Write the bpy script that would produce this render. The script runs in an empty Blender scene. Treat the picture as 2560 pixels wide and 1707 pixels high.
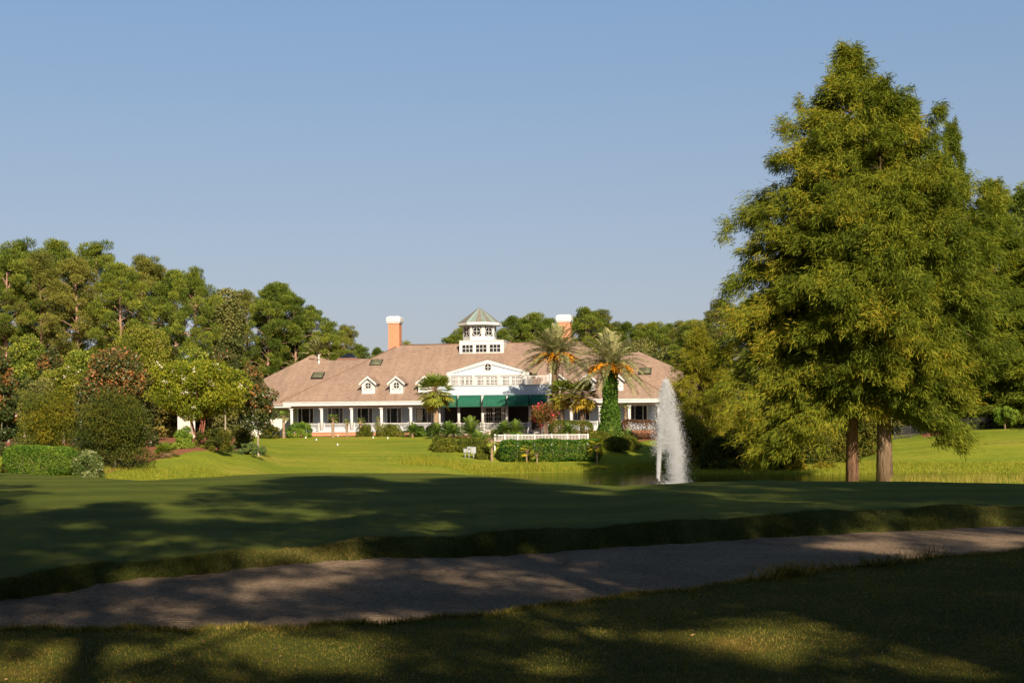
import bpy, math
import numpy as np
from mathutils import Vector, Matrix

R = math.radians
# ------------------------------------------------------------------ camera geometry (used to read sizes off the photograph)
FOC = 3600.0; HX = 1280.0; HY = 1085.0; CZ = 3.0; PHI = R(0.4)
_c, _s = math.cos(PHI), math.sin(PHI)
def unroll(px, py):
    dx, dy = px - HX, py - HY
    return dx * _c - dy * _s, dx * _s + dy * _c
def P(px, py, D):
    dx, dy = unroll(px, py)
    return np.array((dx / FOC * D, D, CZ - dy / FOC * D))

scene = bpy.context.scene
col = scene.collection

# ------------------------------------------------------------------ object helpers
def empty(name, loc=(0, 0, 0), rz=0.0, scale=None):
    o = bpy.data.objects.new(name, None)
    o.empty_display_size = 0.3
    o.location = loc; o.rotation_euler = (0, 0, rz)
    if scale is not None:
        o.scale = scale if hasattr(scale, '__len__') else (scale,) * 3
    col.objects.link(o)
    return o
def tag(o, label=None, cat=None, group=None, kind=None):
    if label: o['label'] = label
    if cat: o['category'] = cat
    if group: o['group'] = group
    if kind: o['kind'] = kind
    return o
def link(name, mesh, parent=None):
    o = bpy.data.objects.new(name, mesh)
    col.objects.link(o)
    if parent is not None: o.parent = parent
    return o
def np_mesh(name, verts, k, mat, rnd=None, smooth=False):
    """verts (n*k,3): n separate faces of k corners; rnd is one number per face"""
    verts = np.ascontiguousarray(verts, dtype=np.float32).reshape(-1, 3)
    n = len(verts) // k
    me = bpy.data.meshes.new(name)
    me.vertices.add(len(verts)); me.vertices.foreach_set('co', verts.ravel())
    me.loops.add(n * k); me.loops.foreach_set('vertex_index', np.arange(n * k, dtype=np.int32))
    me.polygons.add(n); me.polygons.foreach_set('loop_start', np.arange(0, n * k, k, dtype=np.int32))
    me.update(calc_edges=True)
    if rnd is not None:
        a = me.attributes.new('rnd', 'FLOAT', 'FACE')
        a.data.foreach_set('value', np.ascontiguousarray(rnd, dtype=np.float32))
    me.materials.append(mat)
    return me
def idx_mesh(name, verts, faces, mat, smooth=False, attrs=None):
    verts = np.ascontiguousarray(verts, dtype=np.float32).reshape(-1, 3)
    faces = np.ascontiguousarray(faces, dtype=np.int32)
    n, k = faces.shape
    me = bpy.data.meshes.new(name)
    me.vertices.add(len(verts)); me.vertices.foreach_set('co', verts.ravel())
    me.loops.add(n * k); me.loops.foreach_set('vertex_index', faces.ravel())
    me.polygons.add(n); me.polygons.foreach_set('loop_start', np.arange(0, n * k, k, dtype=np.int32))
    if smooth: me.polygons.foreach_set('use_smooth', np.ones(n, dtype=bool))
    me.update(calc_edges=True)
    for nm, arr in (attrs or {}).items():
        a = me.attributes.new(nm, 'FLOAT', 'POINT')
        a.data.foreach_set('value', np.ascontiguousarray(arr, dtype=np.float32))
    me.materials.append(mat)
    return me

class MB:
    """collects boxes, prisms and tubes and links them as one mesh"""
    def __init__(self): self.v = []; self.f = []; self.sm = []
    def poly(self, pts, smooth=False):
        b = len(self.v); self.v += [tuple(p) for p in pts]
        self.f.append(tuple(range(b, b + len(pts)))); self.sm.append(smooth)
    def box(self, x0, x1, y0, y1, z0, z1):
        b = len(self.v)
        self.v += [(x0,y0,z0),(x1,y0,z0),(x1,y1,z0),(x0,y1,z0),(x0,y0,z1),(x1,y0,z1),(x1,y1,z1),(x0,y1,z1)]
        for q in ((0,3,2,1),(4,5,6,7),(0,1,5,4),(1,2,6,5),(2,3,7,6),(3,0,4,7)):
            self.f.append(tuple(b + i for i in q)); self.sm.append(False)
        return self
    def prism(self, outline, y0, y1):
        """outline [(x,z)...] counter-clockwise seen from -y, extruded from y0 to y1"""
        n = len(outline); b = len(self.v)
        self.v += [(x, y0, z) for x, z in outline] + [(x, y1, z) for x, z in outline]
        self.f.append(tuple(range(b, b + n))); self.sm.append(False)
        self.f.append(tuple(range(b + 2*n - 1, b + n - 1, -1))); self.sm.append(False)
        for i in range(n):
            j = (i + 1) % n
            self.f.append((b+i, b+n+i, b+n+j, b+j)); self.sm.append(False)
        return self
    def tube(self, pts, rad, n=8, cap=True, jag=0.0, rng=None):
        pts = [np.array(p, float) for p in pts]; b = len(self.v); m = len(pts)
        for i, p in enumerate(pts):
            d = pts[min(i+1, m-1)] - pts[max(i-1, 0)]
            d = d / (np.linalg.norm(d) + 1e-9)
            a = np.cross(d, (0.0, 1.0, 0.0) if abs(d[1]) < .9 else (1.0, 0, 0)); a /= np.linalg.norm(a); c = np.cross(d, a)
            r = rad[i] if hasattr(rad, '__len__') else rad
            for k in range(n):
                t = 2 * math.pi * k / n
                rr = r * (1 + (rng.uniform(-jag, jag) if jag else 0))
                self.v.append(tuple(p + rr * (math.cos(t) * a + math.sin(t) * c)))
        for i in range(m - 1):
            for k in range(n):
                q = (b+i*n+k, b+i*n+(k+1) % n, b+(i+1)*n+(k+1) % n, b+(i+1)*n+k)
                self.f.append(q); self.sm.append(True)
        if cap:
            self.f.append(tuple(b + k for k in range(n))[::-1]); self.sm.append(False)
            self.f.append(tuple(b + (m-1)*n + k for k in range(n))); self.sm.append(False)
        return self
    def cyl(self, x, y, z0, z1, r0, r1=None, n=16):
        return self.tube([(x, y, z0), (x, y, z1)], [r0, r0 if r1 is None else r1], n)
    def ring(self, x, y, z, r0, r1, dy, n=24):
        """flat ring in the xz-plane facing -y with thickness dy"""
        b = len(self.v)
        for k in range(n):
            t = 2*math.pi*k/n; c, s = math.cos(t), math.sin(t)
            self.v += [(x+r0*c, y, z+r0*s), (x+r1*c, y, z+r1*s), (x+r0*c, y+dy, z+r0*s), (x+r1*c, y+dy, z+r1*s)]
        for k in range(n):
            i, j = b + 4*k, b + 4*((k+1) % n)
            for q in ((i, j, j+1, i+1), (i+1, j+1, j+3, i+3), (i+2, i+3, j+3, j+2), (i, i+2, j+2, j)):
                self.f.append(q); self.sm.append(False)
        return self
    def mesh(self, name, mat):
        me = bpy.data.meshes.new(name); me.from_pydata(self.v, [], self.f)
        me.polygons.foreach_set('use_smooth', np.array(self.sm, dtype=bool))
        me.update(); me.materials.append(mat); return me
    def build(self, name, mat, parent=None): return link(name, self.mesh(name, mat), parent)

# ------------------------------------------------------------------ materials
def new_mat(name):
    m = bpy.data.materials.new(name); m.use_nodes = True
    nt = m.node_tree; nt.nodes.clear()
    out = nt.nodes.new('ShaderNodeOutputMaterial')
    return m, nt, out
def ramp(nt, fac, stops, interp='LINEAR'):
    r = nt.nodes.new('ShaderNodeValToRGB'); r.color_ramp.interpolation = interp
    e = r.color_ramp.elements
    while len(e) < len(stops): e.new(0.5)
    for el, (p, c) in zip(e, stops): el.position = p; el.color = (*c, 1)
    nt.links.new(fac, r.inputs[0]); return r.outputs[0]
def noise(nt, scale, detail=3, vec=None, rough=.55):
    n = nt.nodes.new('ShaderNodeTexNoise'); n.inputs['Scale'].default_value = scale
    n.inputs['Detail'].default_value = detail; n.inputs['Roughness'].default_value = rough
    if vec is not None: nt.links.new(vec, n.inputs['Vector'])
    return n.outputs['Fac']
def coords(nt, kind='Object', scale=None, rot=None):
    t = nt.nodes.new('ShaderNodeTexCoord'); v = t.outputs[kind]
    if scale is not None or rot is not None:
        m = nt.nodes.new('ShaderNodeMapping')
        if scale is not None: m.inputs['Scale'].default_value = scale
        if rot is not None: m.inputs['Rotation'].default_value = rot
        nt.links.new(v, m.inputs['Vector']); v = m.outputs[0]
    return v
def mixc(nt, fac, a, b, mode='MIX'):
    m = nt.nodes.new('ShaderNodeMix'); m.data_type = 'RGBA'; m.blend_type = mode
    for sock, val in ((m.inputs[0], fac), (m.inputs[6], a), (m.inputs[7], b)):
        if isinstance(val, (int, float)): sock.default_value = val
        elif isinstance(val, tuple): sock.default_value = (*val, 1)
        else: nt.links.new(val, sock)
    return m.outputs[2]
def math_(nt, op, a, b=None, clamp=False):
    m = nt.nodes.new('ShaderNodeMath'); m.operation = op; m.use_clamp = clamp
    for sock, val in ((m.inputs[0], a), (m.inputs[1], b)):
        if val is None: continue
        if isinstance(val, (int, float)): sock.default_value = val
        else: nt.links.new(val, sock)
    return m.outputs[0]
def attr(nt, name):
    a = nt.nodes.new('ShaderNodeAttribute'); a.attribute_name = name; return a.outputs['Fac']
def bump(nt, h, strength=.3, dist=.05):
    b = nt.nodes.new('ShaderNodeBump'); b.inputs['Strength'].default_value = strength; b.inputs['Distance'].default_value = dist
    nt.links.new(h, b.inputs['Height']); return b.outputs[0]
def bsdf(nt, out, colr, rough=.6, normal=None, spec=.3, **kw):
    p = nt.nodes.new('ShaderNodeBsdfPrincipled')
    if isinstance(colr, tuple): p.inputs['Base Color'].default_value = (*colr, 1)
    else: nt.links.new(colr, p.inputs['Base Color'])
    p.inputs['Roughness'].default_value = rough
    p.inputs['Specular IOR Level'].default_value = spec
    for k, v in kw.items(): p.inputs[k].default_value = v
    if normal is not None: nt.links.new(normal, p.inputs['Normal'])
    if out is not None: nt.links.new(p.outputs[0], out.inputs[0])
    return p
def mat_plain(name, c, rough=.6, var=.12, scale=3.0, spec=.3, bmp=0.0):
    m, nt, out = new_mat(name); v = coords(nt)
    n = noise(nt, scale, 5, v)
    c2 = tuple(x * (1 - var) for x in c); c1 = tuple(min(1, x * (1 + var)) for x in c)
    bsdf(nt, out, ramp(nt, n, [(.3, c2), (.7, c1)]), rough, bump(nt, noise(nt, scale * 8, 4, v), bmp, .02) if bmp else None, spec)
    return m
def mat_leaf(name, stops, transl=.35, rough=.65, spec=.07, patch=.5, pscale=.35, interp='LINEAR', tcol=1.25):
    m, nt, out = new_mat(name)
    rn = attr(nt, 'rnd')
    info = nt.nodes.new('ShaderNodeObjectInfo')
    n = noise(nt, pscale, 2, coords(nt))
    f = math_(nt, 'ADD', rn, math_(nt, 'MULTIPLY', math_(nt, 'SUBTRACT', n, .5), patch), True)
    f = math_(nt, 'ADD', f, math_(nt, 'MULTIPLY', math_(nt, 'SUBTRACT', info.outputs['Random'], .5), .22), True)
    c = ramp(nt, f, stops, interp)
    p = bsdf(nt, None, c, rough, None, spec)
    t = nt.nodes.new('ShaderNodeBsdfTranslucent')
    hs = nt.nodes.new('ShaderNodeHueSaturation'); hs.inputs['Value'].default_value = tcol; hs.inputs['Saturation'].default_value = 1.1
    hs.inputs['Hue'].default_value = .492
    nt.links.new(c, hs.inputs['Color']); nt.links.new(hs.outputs[0], t.inputs[0])
    mx = nt.nodes.new('ShaderNodeMixShader'); mx.inputs[0].default_value = transl
    nt.links.new(p.outputs[0], mx.inputs[1]); nt.links.new(t.outputs[0], mx.inputs[2])
    nt.links.new(mx.outputs[0], out.inputs[0])
    return m
def mat_bark(name, c0, c1, sz=(9, 9, 1.3), bmp=.7):
    m, nt, out = new_mat(name); v = coords(nt, 'Object', sz)
    n = noise(nt, 1.2, 6, v, .65)
    bsdf(nt, out, ramp(nt, n, [(.3, c0), (.62, c1)]), .9, bump(nt, n, bmp, .08), .1)
    return m

M = {}
M['bark_cypress'] = mat_bark('cypress_bark', (.06, .032, .02), (.24, .135, .085))
M['bark_pale'] = mat_bark('pale_bark', (.055, .038, .026), (.225, .15, .095))
M['bark_pine'] = mat_bark('pine_bark', (.12, .07, .045), (.36, .22, .15))
M['bark_grey'] = mat_bark('grey_bark', (.10, .085, .065), (.34, .28, .21))
M['bark_red'] = mat_bark('red_bark', (.10, .035, .025), (.30, .11, .07))
M['bark_palm'] = mat_bark('palm_bark', (.11, .07, .045), (.34, .235, .15), (4, 4, 9))
M['cypress'] = mat_leaf('cypress_leaf', [(0, (0.043, 0.064, 0.007)), (.35, (0.109, 0.135, 0.013)), (.7, (0.197, 0.207, 0.018)), (1, (0.307, 0.221, 0.021))], .29)
M['cypress_gold'] = mat_leaf('golden_cypress_leaf', [(0, (0.071, 0.085, 0.008)), (.5, (0.198, 0.193, 0.017)), (1, (0.353, 0.285, 0.027))], .36)
M['cypress_far'] = mat_leaf('far_cypress_leaf', [(0, (0.045, 0.070, 0.010)), (.5, (0.129, 0.161, 0.016)), (1, (0.242, 0.238, 0.023))], .36)
M['pine'] = mat_leaf('pine_needles', [(0, (0.042, 0.068, 0.012)), (.5, (0.113, 0.150, 0.021)), (1, (0.245, 0.254, 0.032))], .25, patch=.4)
M['pine_olive'] = mat_leaf('olive_pine_needles', [(0, (0.057, 0.072, 0.014)), (.5, (0.139, 0.143, 0.027)), (1, (0.244, 0.222, 0.042))], .25, patch=.4)
M['oak'] = mat_leaf('oak_leaf', [(0, (0.044, 0.061, 0.018)), (.5, (0.113, 0.122, 0.033)), (1, (0.226, 0.201, 0.062))], .25)
M['oak_warm'] = mat_leaf('warm_oak_leaf', [(0, (0.050, 0.056, 0.015)), (.5, (0.138, 0.125, 0.027)), (1, (0.275, 0.188, 0.050))], .25)
M['magnolia'] = mat_leaf('magnolia_leaf', [(0, (.022, .036, .010)), (.5, (.062, .078, .017)), (.68, (.11, .09, .024)), (.82, (.21, .092, .03)), (1, (.30, .125, .04))], .12, .4, .25, patch=.22, pscale=.9)
M['crape'] = mat_leaf('crape_myrtle_leaf', [(0, (0.062, 0.092, 0.010)), (.5, (0.172, 0.204, 0.018)), (1, (0.317, 0.295, 0.027))], .4)
M['yellow_tree'] = mat_leaf('yellow_green_leaf', [(0, (0.062, 0.088, 0.013)), (.5, (0.163, 0.181, 0.022)), (1, (0.300, 0.263, 0.037))], .35)
M['golden_shrub'] = mat_leaf('golden_shrub_leaf', [(0, (0.052, 0.072, 0.010)), (.5, (0.143, 0.137, 0.013)), (1, (0.299, 0.215, 0.018))], .3)
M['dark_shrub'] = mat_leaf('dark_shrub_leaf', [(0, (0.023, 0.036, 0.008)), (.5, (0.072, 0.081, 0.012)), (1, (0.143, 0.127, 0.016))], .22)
M['hedge'] = mat_leaf('hedge_leaf', [(0, (0.037, 0.089, 0.011)), (.5, (0.111, 0.186, 0.022)), (1, (0.253, 0.312, 0.043))], .3)
M['variegated'] = mat_leaf('variegated_leaf', [(0, (.03, .055, .012)), (.5, (.09, .125, .03)), (.8, (.17, .20, .06)), (1, (.42, .42, .22))], .25)
M['ivy'] = mat_leaf('ivy_leaf', [(0, (0.019, 0.058, 0.010)), (.5, (0.065, 0.137, 0.018)), (1, (0.169, 0.247, 0.031))], .28)
M['clipped'] = mat_leaf('clipped_leaf', [(0, (0.033, 0.052, 0.008)), (.5, (0.098, 0.117, 0.016)), (1, (0.195, 0.189, 0.026))], .25)
M['red_hedge'] = mat_leaf('reddish_leaf', [(0, (.045, .025, .014)), (.5, (.13, .06, .03)), (1, (.22, .12, .04))], .25)
M['juniper'] = mat_leaf('juniper_leaf', [(0, (.03, .06, .02)), (.5, (.085, .13, .04)), (1, (.17, .21, .06))], .25)
M['palmetto'] = mat_leaf('palmetto_leaf', [(0, (.05, .09, .012)), (.5, (.14, .19, .02)), (1, (.28, .28, .04))], .35)
M['sago'] = mat_leaf('sago_leaf', [(0, (0.029, 0.068, 0.012)), (.5, (0.080, 0.143, 0.022)), (1, (0.192, 0.255, 0.036))], .25, .4, .4)
M['sabal'] = mat_leaf('sabal_leaf', [(0, (0.072, 0.119, 0.020)), (.5, (0.174, 0.231, 0.033)), (.8, (0.319, 0.280, 0.039)), (1, (0.551, 0.336, 0.044))], .3)
M['windmill'] = mat_leaf('windmill_leaf', [(0, (0.056, 0.108, 0.020)), (.5, (0.140, 0.209, 0.033)), (1, (0.280, 0.297, 0.044))], .3)
M['yellow_palm'] = mat_leaf('yellow_palm_leaf', [(0, (.12, .17, .015)), (.5, (.28, .29, .02)), (1, (.5, .40, .03))], .35)
M['date'] = mat_leaf('date_palm_leaf', [(0, (.10, .115, .045)), (.5, (.25, .25, .10)), (1, (.42, .39, .18))], .25, patch=.2)
M['fruit'] = mat_leaf('orange_fruit', [(0, (.42, .15, .01)), (1, (.75, .34, .02))], .1)
M['white_flower'] = mat_leaf('white_blossom', [(0, (.62, .55, .42)), (1, (.82, .78, .66))], .3)
M['pink_flower'] = mat_leaf('pink_blossom', [(0, (.50, .05, .07)), (1, (.75, .14, .17))], .3)
M['pink_leaf'] = mat_leaf('bronze_leaf', [(0, (.06, .05, .012)), (.5, (.16, .11, .025)), (1, (.28, .13, .05))], .3)
M['turf'] = mat_leaf('turf_blades', [(0, (.035, .05, .010)), (.4, (.09, .105, .015)), (.7, (.21, .16, .028)), (1, (.36, .25, .075))], .3, patch=.9, pscale=1.1)
M['rough'] = mat_leaf('rough_blades', [(0, (.09, .13, .012)), (.5, (.2, .22, .02)), (1, (.34, .29, .04))], .35, patch=.5, pscale=.25)
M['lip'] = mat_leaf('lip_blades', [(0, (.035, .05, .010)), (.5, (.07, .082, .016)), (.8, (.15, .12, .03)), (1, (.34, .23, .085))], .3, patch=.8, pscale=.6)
M['reed'] = mat_leaf('reed_blades', [(0, (.14, .15, .02)), (.5, (.28, .24, .04)), (1, (.44, .34, .09))], .35)

# building
def mat_shingle():
    m, nt, out = new_mat('brown_shingles'); v = coords(nt)
    b = nt.nodes.new('ShaderNodeTexBrick'); b.inputs['Scale'].default_value = 1.0
    mp = nt.nodes.new('ShaderNodeMapping'); mp.inputs['Rotation'].default_value = (R(-31), 0, 0); nt.links.new(v, mp.inputs[0])
    nt.links.new(mp.outputs[0], b.inputs['Vector'])
    b.inputs['Brick Width'].default_value = .34; b.inputs['Row Height'].default_value = .16
    b.inputs['Mortar Size'].default_value = .008; b.inputs['Bias'].default_value = 0
    b.inputs['Color1'].default_value = (.248, .174, .130, 1); b.inputs['Color2'].default_value = (.314, .225, .171, 1); b.inputs['Mortar'].default_value = (.16, .10, .065, 1)
    n = noise(nt, .25, 4, v); n2 = noise(nt, 9, 3, v)
    c = mixc(nt, 1.0, b.outputs[0], ramp(nt, n, [(.3, (.86, .85, .85)), (.7, (1.06, 1.03, 1.0))]), 'MULTIPLY')
    c = mixc(nt, .55, c, ramp(nt, noise(nt, 1.0, 4, coords(nt, 'Object', (1.6, .12, .12))), [(.35, (.8, .79, .8)), (.65, (1.08, 1.07, 1.06))]), 'MULTIPLY')
    c = mixc(nt, .8, c, ramp(nt, n2, [(.3, (.82, .8, .8)), (.7, (1.1, 1.1, 1.1))]), 'MULTIPLY')
    bsdf(nt, out, c, .9, bump(nt, b.outputs[1], .4, .02), .15); return m
M['shingle'] = mat_shingle()
def mat_siding(name, c, step=.18):
    m, nt, out = new_mat(name); v = coords(nt)
    w = nt.nodes.new('ShaderNodeTexWave'); w.wave_type = 'BANDS'; w.bands_direction = 'Z'; w.wave_profile = 'SAW'
    w.inputs['Scale'].default_value = .314 / step; nt.links.new(v, w.inputs['Vector'])
    n = noise(nt, 2.0, 4, v)
    cc = ramp(nt, n, [(.3, tuple(x * .93 for x in c)), (.7, c)])
    bsdf(nt, out, cc, .6, bump(nt, w.outputs['Fac'], .5, .03), .3); return m
M['siding'] = mat_siding('grey_blue_siding', (.30, .345, .43))
M['siding_pale'] = mat_siding('pale_blue_siding', (.40, .455, .53))
M['white'] = mat_plain('white_paint', (.49, .475, .455), .5, .08, 1.5)
M['cream'] = mat_plain('cream_paint', (.5, .45, .37), .6, .06)
M['glass'] = mat_plain('window_glass', (.012, .013, .016), .06, .5, 1.2, .5)
M['dark'] = mat_plain('dark_recess', (.035, .025, .018), .8)
M['green_canvas'] = mat_plain('green_canvas', (.006, .078, .045), .75, .18, 4)
def mat_brick(name, c1, c2, mortar):
    m, nt, out = new_mat(name); v = coords(nt)
    b = nt.nodes.new('ShaderNodeTexBrick'); b.inputs['Scale'].default_value = 1.0
    mp = nt.nodes.new('ShaderNodeMapping'); mp.inputs['Rotation'].default_value = (R(90), 0, 0); nt.links.new(v, mp.inputs[0])
    nt.links.new(mp.outputs[0], b.inputs['Vector'])
    b.inputs['Brick Width'].default_value = .22; b.inputs['Row Height'].default_value = .075; b.inputs['Mortar Size'].default_value = .008
    b.inputs['Color1'].default_value = (*c1, 1); b.inputs['Color2'].default_value = (*c2, 1); b.inputs['Mortar'].default_value = (*mortar, 1)
    bsdf(nt, out, b.outputs[0], .85, bump(nt, b.outputs[1], .3, .01), .2); return m
M['brick'] = mat_brick('orange_brick', (.40, .145, .07), (.48, .19, .095), (.42, .26, .18))
def mat_copper():
    m, nt, out = new_mat('weathered_copper'); v = coords(nt)
    g = nt.nodes.new('ShaderNodeTexGradient'); g.gradient_type = 'RADIAL'
    mp = nt.nodes.new('ShaderNodeMapping'); nt.links.new(v, mp.inputs[0]); nt.links.new(mp.outputs[0], g.inputs[0])
    st = math_(nt, 'FRACT', math_(nt, 'MULTIPLY', g.outputs[1], 24.0))
    idn = math_(nt, 'FLOOR', math_(nt, 'MULTIPLY', g.outputs[1], 24.0))
    wn = nt.nodes.new('ShaderNodeTexWhiteNoise'); wn.noise_dimensions = '1D'; nt.links.new(idn, wn.inputs['W'])
    c = ramp(nt, wn.outputs[0], [(0, (.23, .29, .255)), (.55, (.18, .23, .20)), (.68, (.15, .125, .10)), (1, (.19, .16, .13))])
    seam = ramp(nt, st, [(0, (.35, .33, .3)), (.07, (1, 1, 1)), (1, (1, 1, 1))])
    c = mixc(nt, 1.0, c, seam, 'MULTIPLY')
    c = mixc(nt, .6, c, ramp(nt, noise(nt, 3, 4, v), [(.3, (.75, .75, .75)), (.7, (1.1, 1.1, 1.1))]), 'MULTIPLY')
    bsdf(nt, out, c, .6, None, .3); return m
M['copper'] = mat_copper()
M['frame_dark'] = mat_plain('dark_bronze', (.03, .027, .022), .5)
M['skylight'] = mat_plain('skylight_dome', (.10, .10, .055), .3, .3, 2, .5)
M['grey_metal'] = mat_plain('grey_metal', (.27, .28, .28), .5, .1)
M['iron'] = mat_plain('black_iron', (.02, .02, .022), .5)
M['concrete'] = mat_plain('concrete', (.35, .31, .27), .9, .15, 2)

# ------------------------------------------------------------------ ground
COLS = np.array([-900, 0, 122, 224, 347, 449, 590, 720, 1088, 1260, 1360, 1545, 1633, 1905, 2250, 2560, 3300], float)
U = lambda px: (np.asarray(px, float) - HX) / FOC
def curve(px, val): return lambda u: np.interp(u, U(px), val)
def D_of(pts, z):
    """distance at which a ray through the given pixels meets height z"""
    px, D = [], []
    for (x, y, *zz) in pts:
        dx, dy = unroll(x, y); px.append(HX + dx); D.append((CZ - (zz[0] if zz else z)) * FOC / dy)
    return np.array(px), np.array(D)
def Z_of(pts):
    px, Z = [], []
    for (x, y, D) in pts:
        dx, dy = unroll(x, y); px.append(HX + dx); Z.append(CZ - dy / FOC * D)
    return np.array(px), np.array(Z)
fr_px, fr_D = D_of([(-300,1571,1.28),(0,1571,1.28),(350,1571,1.28),(700,1567,1.28),(1000,1553,1.29),(1280,1520,1.31),(1600,1480,1.35),(1900,1449,1.40),(2100,1421,1.44),(2300,1399,1.48),(2560,1370,1.52),(2900,1345,1.52)], 1.3)
bk_px, bk_D = D_of([(-300,1520),(0,1504),(125,1487),(250,1462),(403,1447),(544,1430),(691,1417),(816,1399),(952,1395),(1280,1389),(1770,1351),(2004,1338),(2205,1330),(2368,1319),(2560,1313),(2900,1305)], 1.05)
lp = [(-300,1470),(0,1447),(272,1411),(544,1389),(680,1373),(816,1360),(925,1346),(1280,1330),(1606,1306),(1824,1289),(2096,1275),(2368,1259),(2560,1262),(2900,1255)]
_fdf, _fdb = curve(fr_px, fr_D), curve(bk_px, bk_D)
f_Df = lambda u: _fdf(u) + .10 * (np.sin(np.asarray(u) * 90) + .6 * np.sin(np.asarray(u) * 233 + 1))
f_Db = lambda u: _fdb(u) + .13 * (np.sin(np.asarray(u) * 75 + 2) + .7 * np.sin(np.asarray(u) * 191) + .4 * np.sin(np.asarray(u) * 410))
lp_px = np.array([HX + unroll(*q)[0] for q in lp]); lp_D = f_Db(U(lp_px)) + np.array([.55,.55,.6,.65,.7,.8,.8,.9,.9,.9,.9,1.,1.,1.])
lp_z = np.array([CZ - unroll(*q)[1] / FOC * d for q, d in zip(lp, lp_D)])
_fdl, _fzl = curve(lp_px, lp_D), curve(lp_px, lp_z)
_lw = lambda u: np.sin(u * 61 + .6) * .5 + np.sin(u * 137 + 2.1) * .35 + np.sin(u * 283 + 4.) * .25 + np.sin(u * 520 + 1.) * .15
f_Dl = lambda u: _fdl(u) + .22 * _lw(u); f_zl = lambda u: _fzl(u) - .05 + .035 * _lw(np.asarray(u) + .013)
f_zf = curve([-300, 700, 1280, 1600, 1900, 2300, 2560, 2900], [1.28, 1.28, 1.31, 1.35, 1.40, 1.48, 1.52, 1.52])
cr = [(-900,1175,54),(0,1181,52),(122,1188,50),(224,1194,48),(347,1202,45),(449,1196,47),(590,1189,49),(720,1184.5,50),(900,1182,50),(1088,1183,50),(1260,1193,47),(1360,1203,45),(1460,1211,43),(1545,1217,42),(1633,1211,42),(1760,1206,44),(1905,1203,45),(2250,1206,46),(2560,1210,46),(3300,1214,46)]
cr_px, cr_z = Z_of(cr); cr_D = np.array([c[2] for c in cr], float)
f_Dc, f_zc = curve(cr_px, cr_D), curve(cr_px, cr_z)
far_prof = {
 -900: [(62,1.3),(80,1.2),(100,1.7),(130,2.5),(160,2.9)],
 0:    [(58,1.25),(66,.8),(75,.9),(85,1.3),(95,1.8),(120,2.4),(160,2.9)],
 250:  [(57,.95),(66,.6),(75,.75),(85,1.35),(95,1.9),(120,2.5),(160,2.9)],
 350:  [(55,.8),(66,.35),(76,.5),(88,1.4),(97,2.1),(120,2.6),(160,2.9)],
 480:  [(57,.9),(68,.3),(80,.5),(88,1.35),(95,2.25),(102,2.4),(125,2.6),(160,2.9)],
 590:  [(58,.9),(70,.2),(86,.45),(97,1.4),(104,1.9),(112,2.1),(130,2.45),(160,2.9)],
 720:  [(59,.9),(72,.15),(95,.30),(106,.8),(118,1.42),(135,2.1),(157,2.92)],
 900:  [(60,.8),(75,.1),(97,.22),(106,.65),(116,1.2),(126,1.65),(140,2.25),(157,2.95)],
 1088: [(60,.75),(74,.1),(100,.12),(106,.5),(114,1.0),(124,1.55),(140,2.3),(157,3.0)],
 1200: [(58,.6),(70,-.1),(84,-.35),(106,-.2),(111,.12),(118,.75),(124,1.5),(132,2.2),(157,3.0)],
 1260: [(57,.5),(69,-.25),(80,-.5),(108,-.4),(112.5,.05),(118,.66),(120.2,1.1),(121.2,2.3),(130,2.5),(157,3.05)],
 1460: [(55,.4),(66,-.3),(80,-.5),(109,-.4),(113,.05),(118,.66),(120.2,1.1),(121.2,2.3),(130,2.5),(157,3.05)],
 1600: [(54,.4),(66,-.3),(108,-.4),(113,.05),(119,.8),(127,1.7),(140,2.4),(157,3.05)],
 1750: [(56,.6),(68,-.2),(102,-.35),(107,.12),(113,.5),(125,1.2),(150,2.6)],
 2000: [(58,.8),(70,.35),(84,.10),(87,-.3),(99,-.4),(104,.1),(112,.5),(125,.9),(150,2.2)],
 2150: [(59,.8),(72,.4),(86,.12),(89.5,-.3),(99,-.4),(104.2,-.02),(105.4,.36),(115,.6),(125,.95),(145,1.9),(165,2.6)],
 2240: [(59,.8),(72,.4),(87,.10),(90.5,-.3),(99,-.4),(103.8,-.02),(105.2,.38),(118,1.35),(130,2.2),(140,2.6),(165,3.)],
 2400: [(59,.8),(74,.3),(87,.05),(91,-.3),(99,-.4),(103.5,-.02),(105.,.42),(118,1.8),(135,2.98),(150,3.3)],
 2560: [(59,.8),(76,.3),(88,.05),(92,-.3),(98,-.4),(103,-.02),(104.6,.48),(118,2.0),(135,3.12),(150,3.5)],
 3300: [(59,.8),(80,.4),(100,.9),(118,2.1),(135,3.2),(150,3.5)],
}
DG = np.arange(38, 331, .5)
fp_px = np.array(sorted(far_prof), float); FT = []
for px in fp_px:
    u = U(px); pts = [(float(f_Dc(u)), float(f_zc(u)))] + far_prof[int(px)] + [(200, 3.1), (330, 3.3)]
    z = np.interp(DG, [p[0] for p in pts], [p[1] for p in pts])
    k = np.hanning(19)[1:-1] if px < 1150 else np.hanning(7)[1:-1]; k = k / k.sum(); h_ = len(k) // 2; zz = np.convolve(np.pad(z, h_, 'edge'), k, 'valid'); FT.append(zz)
FT = np.array(FT); fp_u = U(fp_px)
def sst(t): t = np.clip(t, 0, 1); return t * t * (3 - 2 * t)
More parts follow.
